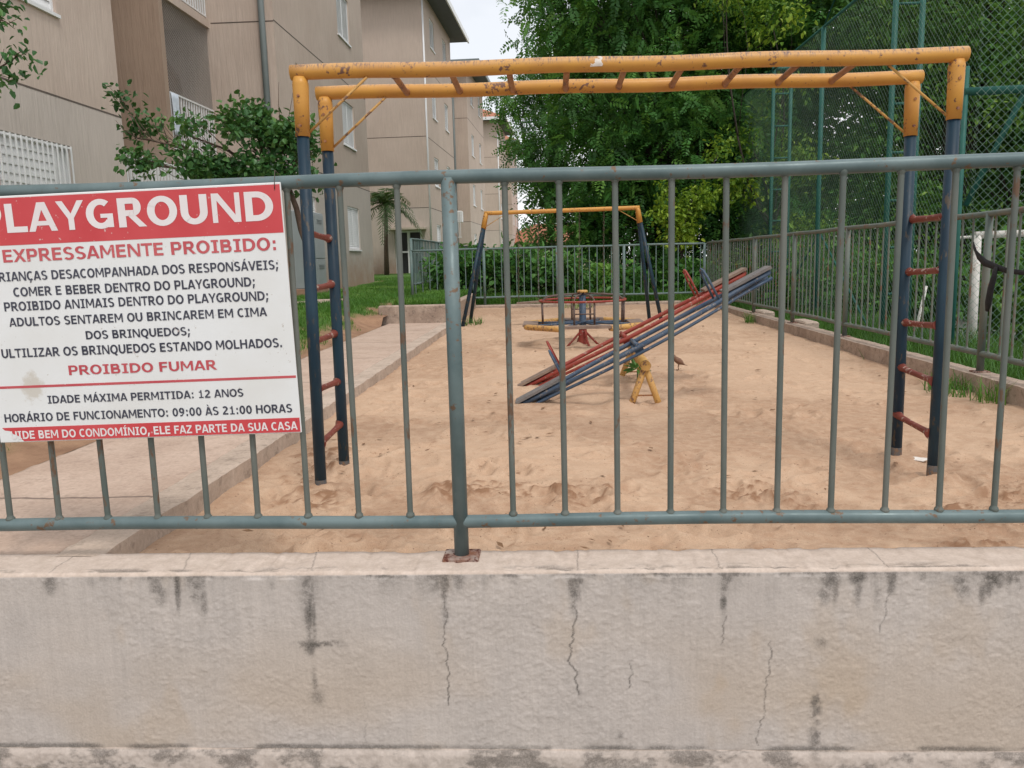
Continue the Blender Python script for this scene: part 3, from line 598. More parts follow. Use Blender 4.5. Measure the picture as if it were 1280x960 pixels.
winC = [(5.13, 6.42, 1.30+2.73*i, 2.43+2.73*i) for i in range(4)]+[(1.30, 2.20, 1.30+2.73*i, 2.43+2.73*i) for i in range(4)]
facade(mb, (-5.3, 16.46, 0), PY, 8.0, H0, H1, winC, 0.13, PX)
mb.add([(-5.3, 24.46, H0), (-14, 24.46, H0), (-14, 24.46, H1), (-5.3, 24.46, H1)], [(0, 1, 2, 3)])
mb.build('wall', MT['wall1'], B1)
mb = MB(); mb.box((-9.39, 14.35, H0), (-6.6, 14.50, H1)); mb.build('stairwell_wall', MT['wallb'], B1)['label'] = 'brown side wall of the recess, with recess shade in its colour'
for z in FL[1:4]:
    mb = MB(); mb.box((-8.39, 14.503, z-0.15), (-6.585, 16.457, z)); mb.build('balcony_slab', MT['wall1'], B1)
for i, h in enumerate(winA[:2]): window(B1, (-6.0, 2.0, 0), PY, PX, h, 11, i == 0, i == 0)
for h in winC[:3]+winC[4:6]: window(B1, (-5.3, 16.46, 0), PY, PX, h)
joints(B1, [((-6.0, 2.0, 0), PY, PX, 9.6, 3.03), ((-6.0, 2.0, 0), PY, PX, 9.6, 5.74), ((-5.3, 16.46, 0), PY, PX, 8.0, 3.03), ((-5.3, 16.46, 0), PY, PX, 8.0, 5.66), ((-6.55, 16.46, 0), PX, NY_, 1.25, 5.64), ((-6.55, 16.46, 0), PX, NY_, 1.25, 3.0)])
for z in FL[1:3]: railing(B1, (-6.62, 14.5, 0), PY, PX, 0.03, 1.92, z, z+1.02, 17, 0.012)
railing(B1, (-6.25, 11.62, 0), PY, PX, 0.0, 2.70, 0.2, 2.62, 24, 0.016, 'entrance_grille')
mb = MB(); mb.tube([(-5.50, 16.38, -0.2), (-5.50, 16.38, 11.0)], 0.062, 14); mb.build('drain_pipe', MT['pipe'], B1)
mb = MB()
for i in range(-30, 40):                                            # balcony safety net, diagonal mesh
    for sgn in (1, -1):
        pts = []
        a = 14.5+i*0.058
        seg = [(a+sgn*t*1.72, 3.99+t*1.56) for t in (0, 1)] if sgn > 0 else [(a-t*1.72+1.72, 3.99+t*1.56) for t in (0, 1)]
        (ya, za), (yb, zb) = seg; lo, hi = 14.505, 16.455; k = (zb-za)/(yb-ya) if abs(yb-ya) > 1e-6 else 0
        if yb < ya: ya, za, yb, zb = yb, zb, ya, za
        if yb < lo or ya > hi: continue
        if ya < lo: za += k*(lo-ya); ya = lo
        if yb > hi: zb += k*(hi-yb); yb = hi
        if yb-ya > 0.02: mb.tube([(-6.64, ya, za), (-6.64, yb, zb)], 0.0030, 3, False)
mb.build('safety_net', MT['net'], B1)
mb = MB(); mb.box((-5.299, 16.47, 0.15), (-4.95, 24.8, 0.262), 0.01); mb.build('apron', MT['kerb'], B1)
t = thing('hanging_chair', (-7.3, 15.6, 4.6), 'brown wicker hanging chair behind the balcony net', 'chair')
mb = MB(); mb.lathe((-7.3, 15.6, 3.95), [(0.05, 0.0), (0.30, 0.08), (0.42, 0.30), (0.38, 0.55), (0.20, 0.85), (0.03, 1.0)], 14); mb.build('basket', MT['wicker'], t)
mb = MB(); mb.tube([(-7.3, 15.6, 4.94), (-7.3, 15.6, 5.54)], 0.012, 6); mb.build('rope', MT['chain'], t)
mb = MB(); V = []
for i in range(9):
    for j in range(7): V.append((-6.575+0.02*math.sin(j*2.2+i*.4), 14.53+j*0.045, 3.25+i*0.09))
mb.add(V, [(i*7+j, i*7+j+1, (i+1)*7+j+1, (i+1)*7+j) for i in range(8) for j in range(6)], True)
tw = mb.build('towel', MT['cloth']); md_ = tw.modifiers.new('thickness', 'SOLIDIFY'); md_.thickness = 0.012
tag(tw, 'pale blue towel hung over the white balcony railing', 'towel')
t = thing('meter_cabinet', (-5.1, 17.2, 0.4), 'tall grey metal meter cabinet against the wall of the nearest block', 'cabinet')
mb = MB(); mb.box((-5.298, 16.60, 0.42), (-4.98, 18.0, 2.02), 0.015); mb.build('body', MT['metalbox'], t)
for k, (za, zb) in enumerate(((0.46, 1.02), (1.05, 1.98))):
    for (ya, yb) in ((16.63, 17.29), (17.31, 17.97)):
        mb = MB(); mb.box((-4.979, ya, za), (-4.965, yb, zb), 0.004); d = mb.build('door', MT['metalbox'], t)
        for r in range(3):
            z = zb-0.12-r*0.035; mb = MB(); mb.box((-4.966, ya+.14, z), (-4.955, yb-.14, z+0.012)); mb.build('vent', MT['pipe'], d)
mb = MB(); mb.box((-5.298, 16.56, 0.1), (-4.96, 18.04, 0.42), 0.01); mb.build('plinth', plain('brick red plinth', (0.36, 0.22, 0.15), (0.27, 0.16, 0.11), 0.9, 5, .4, 40), t)

# blocks farther along: local axes x outward from the long side, y along it
MT['wall2'] = wallmat('pink beige render of the far blocks', (0.560, 0.460, 0.395), (0.505, 0.410, 0.350), (0.560, 0.480, 0.425), (0.505, 0.435, 0.385), 3.03)
def block(loc, rz, label, storeys, W1, R0, W2, wins1, wins2, detail=True, z0=0.0):
    B = thing('apartment_building', loc, label, 'building', 'apartment blocks down the left side', rz); L0 = loc
    top = z0+2.72*storeys+0.25; H0 = -0.5
    def lb(mb_, name, m_, par=None): return mb_.build(name, m_, par or B, (0, 0, 0))
    mb = MB(); hs = [(c-w/2, c+w/2, z0+1.25+2.73*i, z0+2.40+2.73*i) for c, w in wins1 for i in range(storeys)]
    facade(mb, (0, 0, 0), PY, W1, H0, top, hs, 0.13, PX)
    door = [(5.95, 7.65, H0, 2.1)]
    facade(mb, (-8, 0, 0), PX, 8.0, H0, top, [(6.55, 7.65, H0+.001, 2.12)] if detail else (), 0.2, NY_)
    mb.add([(0, W1, H0), (-8, W1, H0), (-8, W1, top), (0, W1, top)], [(0, 1, 2, 3)])
    mb.add([(-1.3, W1, H0), (-1.3, R0, H0), (-1.3, R0, top), (-1.3, W1, top)], [(0, 1, 2, 3)])
    facade(mb, (-8, R0, 0), PX, 8.0, H0, top, (), 0.13, NY_)
    hs2 = [(c-R0-w/2, c-R0+w/2, z0+1.25+2.73*i, z0+2.40+2.73*i) for c, w in wins2 for i in range(storeys)]
    facade(mb, (0, R0, 0), PY, W2, H0, top, hs2, 0.13, PX)
    mb.add([(0, R0+W2, H0), (-8, R0+W2, H0), (-8, R0+W2, top), (0, R0+W2, top)], [(0, 1, 2, 3)])
    lb(mb, 'wall', MT['wall2'])
    class PB: pass
    def win(o, h):
        a0, a1, c0, c1 = h; w = MB(); f = .05
        for q in ((a0, a0+f, c0, c1), (a1-f, a1, c0, c1), (a0+f, a1-f, c0, c0+f), (a0+f, a1-f, c1-f, c1)): bar(w, o, PY, PX, *q, -0.1, -0.03)
        wo = lb(w, 'window', MT['white']); s = MB(); k = 14; stp = (c1-c0-2*f)/k
        for i in range(k): s.obox(Vector(o)+Vector((-0.075, (a0+a1)/2, c0+f+stp*(i+.5))), (0, (a1-a0)/2-f, 0), (0.014, 0, -stp*.53), (.003, 0, .003))
        lb(s, 'shutter', MT['white'], wo)
        p = MB(); bar(p, o, PY, PX, a0+f, a1-f, c0+f, c1-f, -0.129, -0.12); lb(p, 'pane', MT['dark'], wo)
        s = MB(); bar(s, o, PY, PX, a0-.04, a1+.04, c0-.05, c0-.004, -.1, .04); lb(s, 'sill', MT['white'], wo)
    for h in hs: win((0, 0, 0), h)
    for h in hs2: win((0, R0, 0), h)
    for i in range(1, storeys):
        z = z0+0.27+2.73*i
        for o, u, n, L in (((0, 0, 0), PY, PX, W1), ((-8, 0, 0), PX, NY_, 8.0), ((0, R0, 0), PY, PX, W2), ((-8, R0, 0), PX, NY_, 8.0)):
            mb = MB(); bar(mb, o, u, n, 0, L, z-.012, z+.012, -.004, .003); lb(mb, 'joint_line', MT['joint'])
    for (ya, yb, nm) in ((0, W1, 0), (R0, R0+W2, 1)):
        mb = MB(); e = 0.75                                          # flat boxed eaves with a low hipped tile roof over them
        mb.box((-9, ya-e, top-0.001), (e, yb+e, top+0.05)); rf = lb(mb, 'soffit', MT['soffit'])
        mb = MB(); mb.box((e+.002, ya-e-.03, top-.06), (e+.06, yb+e+.03, top+.16)); mb.box((-9, ya-e-.06, top-.06), (e+.06, ya-e-.032, top+.16)); lb(mb, 'gutter', MT['white'] if nm == 0 else MT['pipe'])
        ym = (ya+yb)/2; rise = .75 if detail else 2.1
        mb = MB(); mb.add([(e+.05, ya-e, top+.14), (e+.05, yb+e, top+.14), (-9, yb+e, top+.14), (-9, ya-e, top+.14), (-3.4, ym-.3, top+rise), (-3.4, ym+.3, top+rise), (-9, ym-.3, top+rise), (-9, ym+.3, top+rise)],
                          [(0, 1, 5, 4), (1, 2, 7, 5), (3, 0, 4, 6), (4, 5, 7, 6), (2, 3, 6, 7), (0, 3, 2, 1)]); lb(mb, 'roof', MT['tile'])
    mb = MB(); mb.tube([(0.03, -0.02, 0.2), (0.03, -0.02, top)], 0.035, 8); lb(mb, 'drain_pipe', MT['white'])
    mb = MB(); mb.tube([(-0.75, R0-0.07, -0.2), (-0.75, R0-0.07, top)], 0.065, 8); lb(mb, 'drain_pipe', MT['pipe'])
    if detail:
        d = MB(); zb, zt = 0.3, 2.12
        for x0 in (-1.47, -0.95, -0.42): d.box((x0, 0.05, zb), (x0+.11, 0.14, zt))
        for z in (zb+.04, 1.25, zt-.07): d.box((-1.45, 0.065, z), (-0.33, 0.125, z+.07))
        do = lb(d, 'door', MT['white']); d = MB(); d.box((-1.45, 0.17, zb), (-0.33, 0.18, zt)); lb(d, 'pane', MT['dark'], do)
        d = MB(); d.box((-1.65, -0.45, 2.15), (-0.15, 0.002, 2.23)); lb(d, 'canopy', MT['cream'])
    return B
B2 = block((-4.7, 32.5, 0.05), RD(-2.1), 'middle beige apartment block with grey boxed eaves against the sky', 4, 7.0, 12.4, 7.4, [(2.1, 1.05), (5.25, 1.0)], [(14.4, 1.1), (17.9, 1.0)])
B3 = block((-3.75, 63.0, 0.2), RD(-2.1), 'farthest apartment block with red tiled roof edge, partly behind the tree', 4, 7.0, 12.0, 7.4, [(2.1, 1.05), (5.25, 1.0)], [(14.4, 1.1), (17.9, 1.0)], False)
t = thing('air_conditioner', (-5.05, 44.2, 3.0), 'white air conditioner box on the middle block beside the drain pipe', 'air conditioner')
mb = MB(); mb.box((-5.35, 43.4, 2.95), (-4.55, 43.95, 3.55), 0.03); mb.build('casing', MT['white'], t)
mb = MB()
for i in range(8): mb.box((-5.30+i*0.09, 43.37, 2.2), (-5.27+i*0.09, 43.395, 3.5))
mb.box((-5.34, 43.37, 2.16), (-4.6, 43.398, 2.199)); mb.build('grille', MT['white'], t)
t = thing('house', (1.5, 80, 0.3), 'low cream house with clay tile roof far behind the swing', 'house')
mb = MB(); mb.box((-4.5, 78, -0.5), (6, 86, 2.55)); mb.build('wall', MT['cream'], t)
mb = MB(); mb.add([(-5.2, 77.3, 2.5), (6.7, 77.3, 2.5), (6.7, 86.7, 2.5), (-5.2, 86.7, 2.5), (-1.5, 82, 4.4), (3, 82, 4.4)], [(0, 1, 5, 4), (1, 2, 5), (2, 3, 4, 5), (3, 0, 4), (3, 2, 1, 0)]); mb.build('roof', MT['tile'], t)
for x in (-2.6, 0.2, 3.2):
    mb = MB(); mb.box((x, 77.94, 1.0), (x+1.1, 77.998, 2.0)); mb.build('window', MT['dark'], t)

# ------------------------------------------------------------------ fences
def rail_fence(name, label, P0, P1, zlo, zhi, step, posts, m, mbar, rr=0.021, rb=0.011, rp=0.030, zpost=0.0, z_off=(0, 0), skip=None, plates=True, mpost=None):
    """pipe fence from P0 to P1; zlo and zhi are rail centres; posts are distances along it"""
    P0, P1 = Vector((*P0, 0)), Vector((*P1, 0)); d = P1-P0; L = d.length; u = d/L
    t = thing(name, tuple(P0+Vector((0, 0, zpost))), label, 'fence')
    for nm, z in (('top_rail', zhi), ('bottom_rail', zlo)):
        mb = MB(); k = max(2, int(L/0.25)); mb.tube([P0+u*(L*i/k)+Vector((0, 0, z+0.0035*math.sin(i*0.9+z*3))) for i in range(k+1)], rr, 16); mb.build(nm, m, t)
    mb = MB(); a_, b_ = zlo-zpost, zhi-zpost; mb.tube([(0, 0, a_), (0, 0, a_+rr*.93), (0, 0, a_+rr+.003), (0, 0, a_+rr+.009), (0, 0, a_+rr+.013), (0, 0, (a_+b_)/2), (0, 0, b_-rr-.010), (0, 0, b_-rr-.006), (0, 0, b_-rr), (0, 0, b_)], [rb, rb*1.55, rb*1.45, rb, rb, rb, rb, rb, rb*1.4, rb], 10); me = mb.mesh('baluster', mbar)
    n = int(L/step)
    for i in range(n+1):
        s = z_off[0]+i*step
        if s > L or any(abs(s-p) < step*0.45 for p in posts): continue
        o = inst('baluster', me, t, u*s+Vector((0, 0, 0)))
        o.rotation_euler = (random.uniform(-.005, .005), random.uniform(-.006, .006), random.uniform(0, 6))
    mb = MB(); mb.tube([(0, 0, 0.0), (0, 0, zhi-zpost)], rp, 20)
    mep = mb.mesh('post', mpost or m)
    mb = MB(); mb.box((-0.055, -0.045, -0.004), (0.055, 0.045, 0.010), 0.003); mpl = mb.mesh('base_plate', MT['rust'])
    for p in posts:
        o = inst('post', mep, t, u*p)
        if plates: inst('base_plate', mpl, o, (0, 0, 0))
    return t
FY = 2.373
ff = rail_fence('front_fence', 'grey green tubular fence standing on the front wall across the whole picture', (-3.444, FY), (3.0, FY), 0.116, 1.138, 0.1584, [1.29, 3.159, 5.03], MT['fence'], MT['bar'], 0.0200, 0.0090, 0.0225, 0.0, (0.153, 0))
rf = rail_fence('side_fence', 'long rusty tubular fence on the right retaining kerb', (3.155, 2.42), (3.155, 16.5), 0.135, 1.145, 0.1503, [1.98, 3.63, 5.03, 6.40, 8.28, 10.3, 12.2], MT['rustbar'], MT['rustbar'], 0.022, 0.0082, 0.026, 0.0, (0.08, 0))
fa = rail_fence('far_fence', 'thin grey green fence across the far end behind the swing', (-2.80, 16.5), (3.10, 16.5), 0.165, 1.14, 0.1475, [0.0, 1.48, 2.96, 4.30, 5.9], MT['farfence'], MT['farfence'], 0.020, 0.0105, 0.028, 0.0, (0.07, 0))
sf = rail_fence('lawn_fence', 'dense fence running away from the path end along the lawn', (-2.80, 16.55), (-2.60, 30.0), 0.46, 1.385, 0.142, [0.0, 3.4, 6.8, 10.2, 13.4], MT['farfence'], MT['farfence'], 0.020, 0.0105, 0.028, 0.1, (0.07, 0))

# ------------------------------------------------------------------ playground sign
SG = thing('sign', (-1.683, 2.343, 0.388), 'white and red playground rules board wired to the front fence', 'sign')
SG.rotation_euler = (0, RD(-1.1), 0)
SW, SH, STH = 0.934, 0.732, 0.005
def sheet(name, u0, u1, v0, v1, d0, d1, m, bev=0.0):
    mb = MB(); mb.box((u0, -d1, v0), (u1, -d0, v1), bev); return mb.build(name, m, SG, (0, 0, 0))
ms, nt, b = new_mat('white sign plastic'); v = coords(nt, False)
n1 = noise(nt, v, 4, 5); n2 = noise(nt, v, 90, 3)
tc = nd(nt, 'ShaderNodeTexCoord'); sp = nd(nt, 'ShaderNodeSeparateXYZ'); nt.links.new(tc.outputs['Object'], sp.inputs[0])
col = mix(nt, ramp(nt, n1, [(0.4, 0), (0.75, 1)]), (0.760, 0.775, 0.790), (0.70, 0.70, 0.69))
col = mix(nt, ramp(nt, n2, [(0.26, 0.6), (0.31, 0.0)]), col, (0.45, 0.40, 0.35))
ce = nd(nt, 'ShaderNodeVectorMath', operation='DISTANCE'); mpv = nd(nt, 'ShaderNodeMapping'); mpv.inputs['Scale'].default_value = (1, 1, 0.9); nt.links.new(tc.outputs['Object'], mpv.inputs[0]); nt.links.new(mpv.outputs[0], ce.inputs[0]); ce.inputs[1].default_value = (0.125, 0, 0.15)
pm = nd(nt, 'ShaderNodeMath', operation='MULTIPLY_ADD'); nt.links.new(noise(nt, v, 28, 5, .7), pm.inputs[0]); pm.inputs[1].default_value = 0.10; nt.links.new(ce.outputs['Value'], pm.inputs[2])
col = mix(nt, ramp(nt, pm.outputs[0], [(0.075, 0.8), (0.092, 0.0)]), col, (0.56, 0.52, 0.46))
nt.links.new(col, b.inputs['Base Color']); b.inputs['Roughness'].default_value = 0.45
def signred(name, c1, c2):
    m, nt, b = new_mat(name); v = coords(nt, False)
    col = mix(nt, ramp(nt, noise(nt, v, 5, 4), [(0.35, 0), (0.7, 1)]), c1, c2)
    col = mix(nt, ramp(nt, noise(nt, v, 70, 3), [(0.27, 0.7), (0.31, 0.0)]), col, (0.62, 0.50, 0.48))
    nt.links.new(col, b.inputs['Base Color']); b.inputs['Roughness'].default_value = 0.45; return m
MT['sred'] = signred('sign red', (0.540, 0.045, 0.055), (0.60, 0.070, 0.080)); MT['stxr'] = signred('sign red lettering', (0.48, 0.055, 0.075), (0.56, 0.11, 0.12))
MT['stxk'] = signred('sign navy lettering', (0.030, 0.032, 0.055), (0.055, 0.058, 0.085)); MT['stxw'] = signred('sign white lettering', (0.78, 0.74, 0.75), (0.72, 0.66, 0.67))
sheet('panel', 0, SW, 0, SH, 0.0, STH, ms, 0.002)
sheet('header_band', 0.003, SW-.003, 0.590, SH-.006, STH, STH+.0006, MT['sred'])
sheet('dividing_line', 0.003, SW-.003, 0.166, 0.1735, STH, STH+.0006, MT['stxr'])
mb = MB(); F = [(0.075, 0.003), (SW-.003, 0.003), (SW-.003, 0.046), (0.012, 0.046), (0.020, 0.038), (0.035, 0.036), (0.045, 0.026), (0.060, 0.020)]
mb.add([(x, -STH-.0006, z) for x, z in F]+[(x, -STH, z) for x, z in F], [tuple(range(8))]+[(i, i+8, (i+1) % 8+8, (i+1) % 8) for i in range(8)])
mb.build('footer_band', MT['sred'], SG, (0, 0, 0))
# bold wide sans capitals drawn from strokes, in units of the cap height
GV, GH = 0.25, 0.185
def set_weight(v, h):
    global GV, GH
    GV, GH = v, h
def g_rect(x0, y0, x1, y1): return [[(x0, y0), (x1, y0), (x1, y1), (x0, y1)]]
def g_ring(cx, cy, rx, ry, a0, a1, n=18, wx=None, wy=None):
    wx, wy = wx or GV, wy or GH
    out = []
    for i in range(n):
        p = []
        for a, k in ((a0+(a1-a0)*i/n, 0), (a0+(a1-a0)*(i+1)/n, 0), (a0+(a1-a0)*(i+1)/n, 1), (a0+(a1-a0)*i/n, 1)):
            a = RD(a); p.append((cx+(rx-wx*k)*math.cos(a), cy+(ry-wy*k)*math.sin(a)))
        out.append(p)
    return out
def g_bowl(x0, y0, x1, y1, n=10):
    r = (y1-y0)/2; xc = x1-r*0.92
    return g_rect(x0, y1-GH, xc, y1)+g_rect(x0, y0, xc, y0+GH)+g_ring(xc, (y0+y1)/2, r*0.92, r, -90, 90, n)
def glyph(ch):
    acc = {'Á': 'A', 'À': 'A', 'Í': 'I', 'Ç': 'C'}
    if ch in acc:
        g, w = glyph(acc[ch])
        if ch in 'ÁÍ': g = g+[[(w/2-.10, 1.07), (w/2+.04, 1.07), (w/2+.24, 1.27), (w/2+.03, 1.27)]]
        if ch == 'À': g = g+[[(w/2-.06, 1.07), (w/2+.08, 1.07), (w/2-.05, 1.27), (w/2-.26, 1.27)]]
        if ch == 'Ç': g = g+[[(.50, -.02), (.66, -.02), (.62, -.22), (.38, -.25)]]
        return g, w
    R = g_rect; S = {
    'A': ([[(0.01, 0), (.235, 0), (.635, 1), (.385, 1)], [(.825, 0), (1.055, 0), (.68, 1), (.43, 1)]]+R(.25, .20, .80, .355), 1.067),
    'B': (R(.08, 0, .08+GV, 1)+g_bowl(.27, .455, .89, 1)+g_bowl(.27, 0, .96, .57), 1.048),
    'C': (g_ring(.56, .5, .52, .515, 52, 308, 20), .996), 'D': (R(.08, 0, .08+GV, 1)+R(.27, 1-GH, .5, 1)+R(.27, 0, .5, GH)+g_ring(.50, .5, .58, .5, -90, 90, 18), 1.142),
    'E': (R(.08, 0, .08+GV, 1)+R(.27, 1-GH, .85, 1)+R(.27, .43, .80, .43+GH)+R(.27, 0, .85, GH), .94), 'F': (R(.08, 0, .08+GV, 1)+R(.27, 1-GH, .84, 1)+R(.27, .41, .78, .41+GH), .895),
    'G': (g_ring(.57, .5, .53, .515, 52, 322, 20)+R(.80, .03, 1.01, .50)+R(.56, .36, .81, .50), 1.116), 'H': (R(.08, 0, .08+GV, 1)+R(1.07-GV, 0, 1.07, 1)+R(.27, .43, .88, .43+GH), 1.152),
    'I': (R(.27, 0, .27+GV, 1)+R(.08, 1-.14, .665, 1)+R(.08, 0, .665, .14), .75), 'L': (R(.08, 0, .08+GV, 1)+R(.27, 0, .84, GH), .876),
    'M': (R(.08, 0, .265, 1)+R(1.02, 0, 1.22, 1)+[[(.08, 1), (.33, 1), (.72, .25), (.57, .25)], [(1.22, 1), (.98, 1), (.57, .25), (.73, .25)]], 1.303),
    'N': (R(.08, 0, .265, 1)+R(.90, 0, 1.085, 1)+[[(.08, 1), (.33, 1), (1.085, 0), (.84, 0)]], 1.165), 'O': (g_ring(.585, .5, .54, .515, 0, 360, 28), 1.169),
    'P': (R(.08, 0, .08+GV, 1)+g_bowl(.27, .34, .95, 1), 1.008), 'Q': (g_ring(.585, .5, .54, .515, 0, 360, 28)+[[(.50, .08), (.70, .12), (1.08, -.14), (.78, -.22)]], 1.169),
    'R': (R(.08, 0, .08+GV, 1)+g_bowl(.27, .38, .92, 1)+[[(.40, .42), (.64, .45), (1.08, 0), (.80, 0)]], 1.076),
    'S': (g_ring(.49, .725, .41, .29, 28, 270, 16, GV, .155)+g_ring(.49, .275, .43, .29, 90, -152, 16, GV, .155), .977),
    'T': (R(.01, 1-GH, .93, 1)+R(.365, 0, .57, 1-GH+.01), .938), 'U': (R(.075, .41, .075+GV, 1)+R(1.04-GV, .41, 1.04, 1)+g_ring(.5575, .42, .4825, .435, 180, 360, 18), 1.117),
    'V': ([[(0, 1), (.23, 1), (.65, 0), (.40, 0)], [(1.05, 1), (.82, 1), (.40, 0), (.65, 0)]], 1.051), 'Y': ([[(0, 1), (.24, 1), (.61, .40), (.40, .38)], [(1.01, 1), (.78, 1), (.40, .38), (.61, .40)]]+R(.40, 0, .61, .45), 1.013),
    'Z': (R(.06, 1-GH, .88, 1)+R(.05, 0, .89, GH)+[[(.05, GH), (.30, GH), (.88, 1-GH), (.62, 1-GH)]], .952), 'X': ([[(0, 0), (.26, 0), (1.04, 1), (.78, 1)], [(1.04, 0), (.78, 0), (0, 1), (.26, 1)]], 1.05),
    '0': (g_ring(.49, .5, .42, .515, 0, 360, 24), .978), '1': (R(.42, 0, .62, 1)+R(.18, 0, .86, .14)+R(.20, .70, .43, .83), .978),
    '2': (g_ring(.46, .70, .40, .315, -25, 155, 14)+R(.09, 0, .88, GH)+[[(.09, GH), (.36, GH), (.80, .56), (.62, .66)]], .978), '9': (g_ring(.47, .68, .40, .335, 0, 360, 20)+[[(.87, .68), (.665, .64), (.60, .30), (.82, .36)], [(.82, .36), (.60, .30), (.42, .15), (.48, 0)], [(.42, .15), (.48, 0), (.2, 0), (.2, .15)]], .978),
    ':': (R(.17, 0, .39, .24)+R(.17, .52, .39, .76), .553), ';': ([[(.15, .24), (.41, .24), (.24, -.22), (.06, -.22)]]+R(.17, .52, .39, .76), .553), ',': ([[(.14, .25), (.41, .25), (.24, -.21), (.06, -.21)]], .497), '.': (R(.13, 0, .36, .24), .497), ' ': ([], .47)}
    return S[ch]
def sign_line(body, ul, ur, vb, cap, m, lift=0.0009):
    total = sum(glyph(c)[1] for c in body)-0.16; kx = (ur-ul)/total; x = ul+SW-0.08*kx; vs, fs = [], []; j = 0
    for c in body:
        g, w = glyph(c)
        for q in g:
            d = -(STH+lift+(j % 23)*0.00003); j += 1; o = len(vs)
            ar = sum(q[i][0]*q[(i+1) % 4][1]-q[(i+1) % 4][0]*q[i][1] for i in range(4))
            if ar < 0: q = q[::-1]
            vs += [(x+px*kx, d, vb+pz*cap) for px, pz in q]; fs.append((o, o+1, o+2, o+3))
        x += w*kx
    mb = MB(); mb.add(vs, fs); return mb.build('lettering', m, SG, (0, 0, 0))
for body, ul, ur, vb, cap, mk in [
    ('PLAYGROUND', -0.905, -0.028, 0.626, 0.083, 'stxw'), ('EXPRESSAMENTE PROIBIDO:', -0.846, -0.026, 0.541, 0.037, 'stxr'),
    ('CRIANÇAS DESACOMPANHADA DOS RESPONSÁVEIS;', -0.888, -0.026, 0.486, 0.027, 'stxk'), ('COMER E BEBER DENTRO DO PLAYGROUND;', -0.828, -0.099, 0.440, 0.027, 'stxk'),
    ('PROIBIDO ANIMAIS DENTRO DO PLAYGROUND;', -0.863, -0.063, 0.398, 0.027, 'stxk'), ('ADULTOS SENTAREM OU BRINCAREM EM CIMA', -0.853, -0.074, 0.352, 0.026, 'stxk'),
    ('DOS BRINQUEDOS;', -0.625, -0.307, 0.305, 0.025, 'stxk'), ('ULTILIZAR OS BRINQUEDOS ESTANDO MOLHADOS.', -0.891, -0.035, 0.259, 0.027, 'stxk'),
    ('PROIBIDO FUMAR', -0.691, -0.240, 0.200, 0.029, 'stxr'), ('IDADE MÁXIMA PERMITIDA: 12 ANOS', -0.768, -0.166, 0.116, 0.024, 'stxk'),
    ('HORÁRIO DE FUNCIONAMENTO: 09:00 ÀS 21:00 HORAS', -0.910, -0.023, 0.063, 0.0255, 'stxk'), ('UIDE BEM DO CONDOMÍNIO, ELE FAZ PARTE DA SUA CASA', -0.897, -0.012, 0.010, 0.025, 'stxw')]:
    set_weight(*((0.275, 0.20) if body == 'PLAYGROUND' else (0.25, 0.185))); sign_line(body, ul, ur, vb, cap, MT[mk])
for uu, vv in ((SW-.018, SH-.02), (SW-.012, 0.035), (0.02, SH-.02)):
    mb = MB(); mb.tube([(uu, -.007, vv), (uu+.002, -.008, vv+.022), (uu, 0.01, vv+.055), (uu-.004, 0.05, vv+.05), (uu-.003, .058, vv+.02), (uu, 0.03, vv-.004), (uu, -.006, vv-.002)] if vv > .2 else [(uu, -.007, vv), (uu+.004, .01, vv-.01), (uu+.01, .05, vv), (uu, .01, vv+.012), (uu, -.006, vv+.004)], 0.0011, 6); mb.build('wire_tie', MT['chain'], SG, (0, 0, 0))

# ------------------------------------------------------------------ horizontal ladder (monkey bars)
MBR = thing('monkey_bars', (0.34, 3.79, -0.1), 'yellow topped horizontal climbing ladder on dark blue legs behind the front fence', 'climbing frame')
def lerp(a, b, t): return tuple(x+(y-x)*t for x, y in zip(a, b))
FL_, FR_ = (-1.035, 3.52), (1.725, 3.64); BL_, BR_ = (-1.03, 3.88), (1.70, 4.00)
zf, zb = 1.704, 1.690
for (a, b_, z, r) in ((FL_, FR_, zf, 0.0315), (BL_, BR_, zb, 0.031)):
    n = 40; ex = 0.038
    mb = MB(); mb.tube([(a[0]-ex+(b_[0]-a[0]+2*ex)*i/n, a[1]+(b_[1]-a[1])*i/n, z+0.003*math.sin(i*.5)) for i in range(n+1)], r, 20); mb.build('beam', MT['beam'], MBR)
for (p, top, sx, foot) in ((FL_, zf, 1, -1.058), (FR_, zf, -1, 1.718), (BL_, zb, 1, -1.04), (BR_, zb, -1, 1.705)):
    mb = MB(); x, y = p; xb = x+(foot-x)*0.14
    mb.tube([(x, y, top-.02), (x, y, top-.05), (x+(xb-x)*.3, y, top-.12), (xb, y, top-.262)], [.030, .034, .0325, .0305], 20); sl = mb.build('sleeve', MT['yellow'], MBR)
    mb = MB()
    for dz in (.10, .22): mb.tube([(xb, y-.036, top-dz), (xb, y-.028, top-dz)], .007, 8)
    mb.build('bolt', MT['rung'], sl)
    mb = MB(); mb.tube([(xb, y, top-.25), (foot, y, -0.35)], .0262, 18); lg = mb.build('leg', MT['blue'], MBR)
    mb = MB(); e_ = .03/(top+.1); mb.tube([lerp((foot, y, -.35), (xb, y, top-.25), k_) for k_ in (.06, .16)], [.0272, .0266], 18); mb.build('rusty_foot', MT['rustfoot'], lg)
    mb = MB(); mb.tube([(xb+sx*.028, y, top-.245), (x+sx*.285, y, top-.028)], .0058, 8); mb.build('brace', MT['yellow2'], MBR)
for i in range(9):
    X = -0.645+i*0.2447; t = (X+1.03)/2.75
    ya, yb = 3.52+.12*t, 3.88+.12*t
    mb = MB(); mb.tube([(X-.004, ya, zf-.012), (X, ya+.05, zf-.014), (X, yb-.05, zb-.010), (X+.004, yb, zb-.008)], [.019, .0135, .0135, .020], 12); mb.build('rung', MT['rung'], MBR)
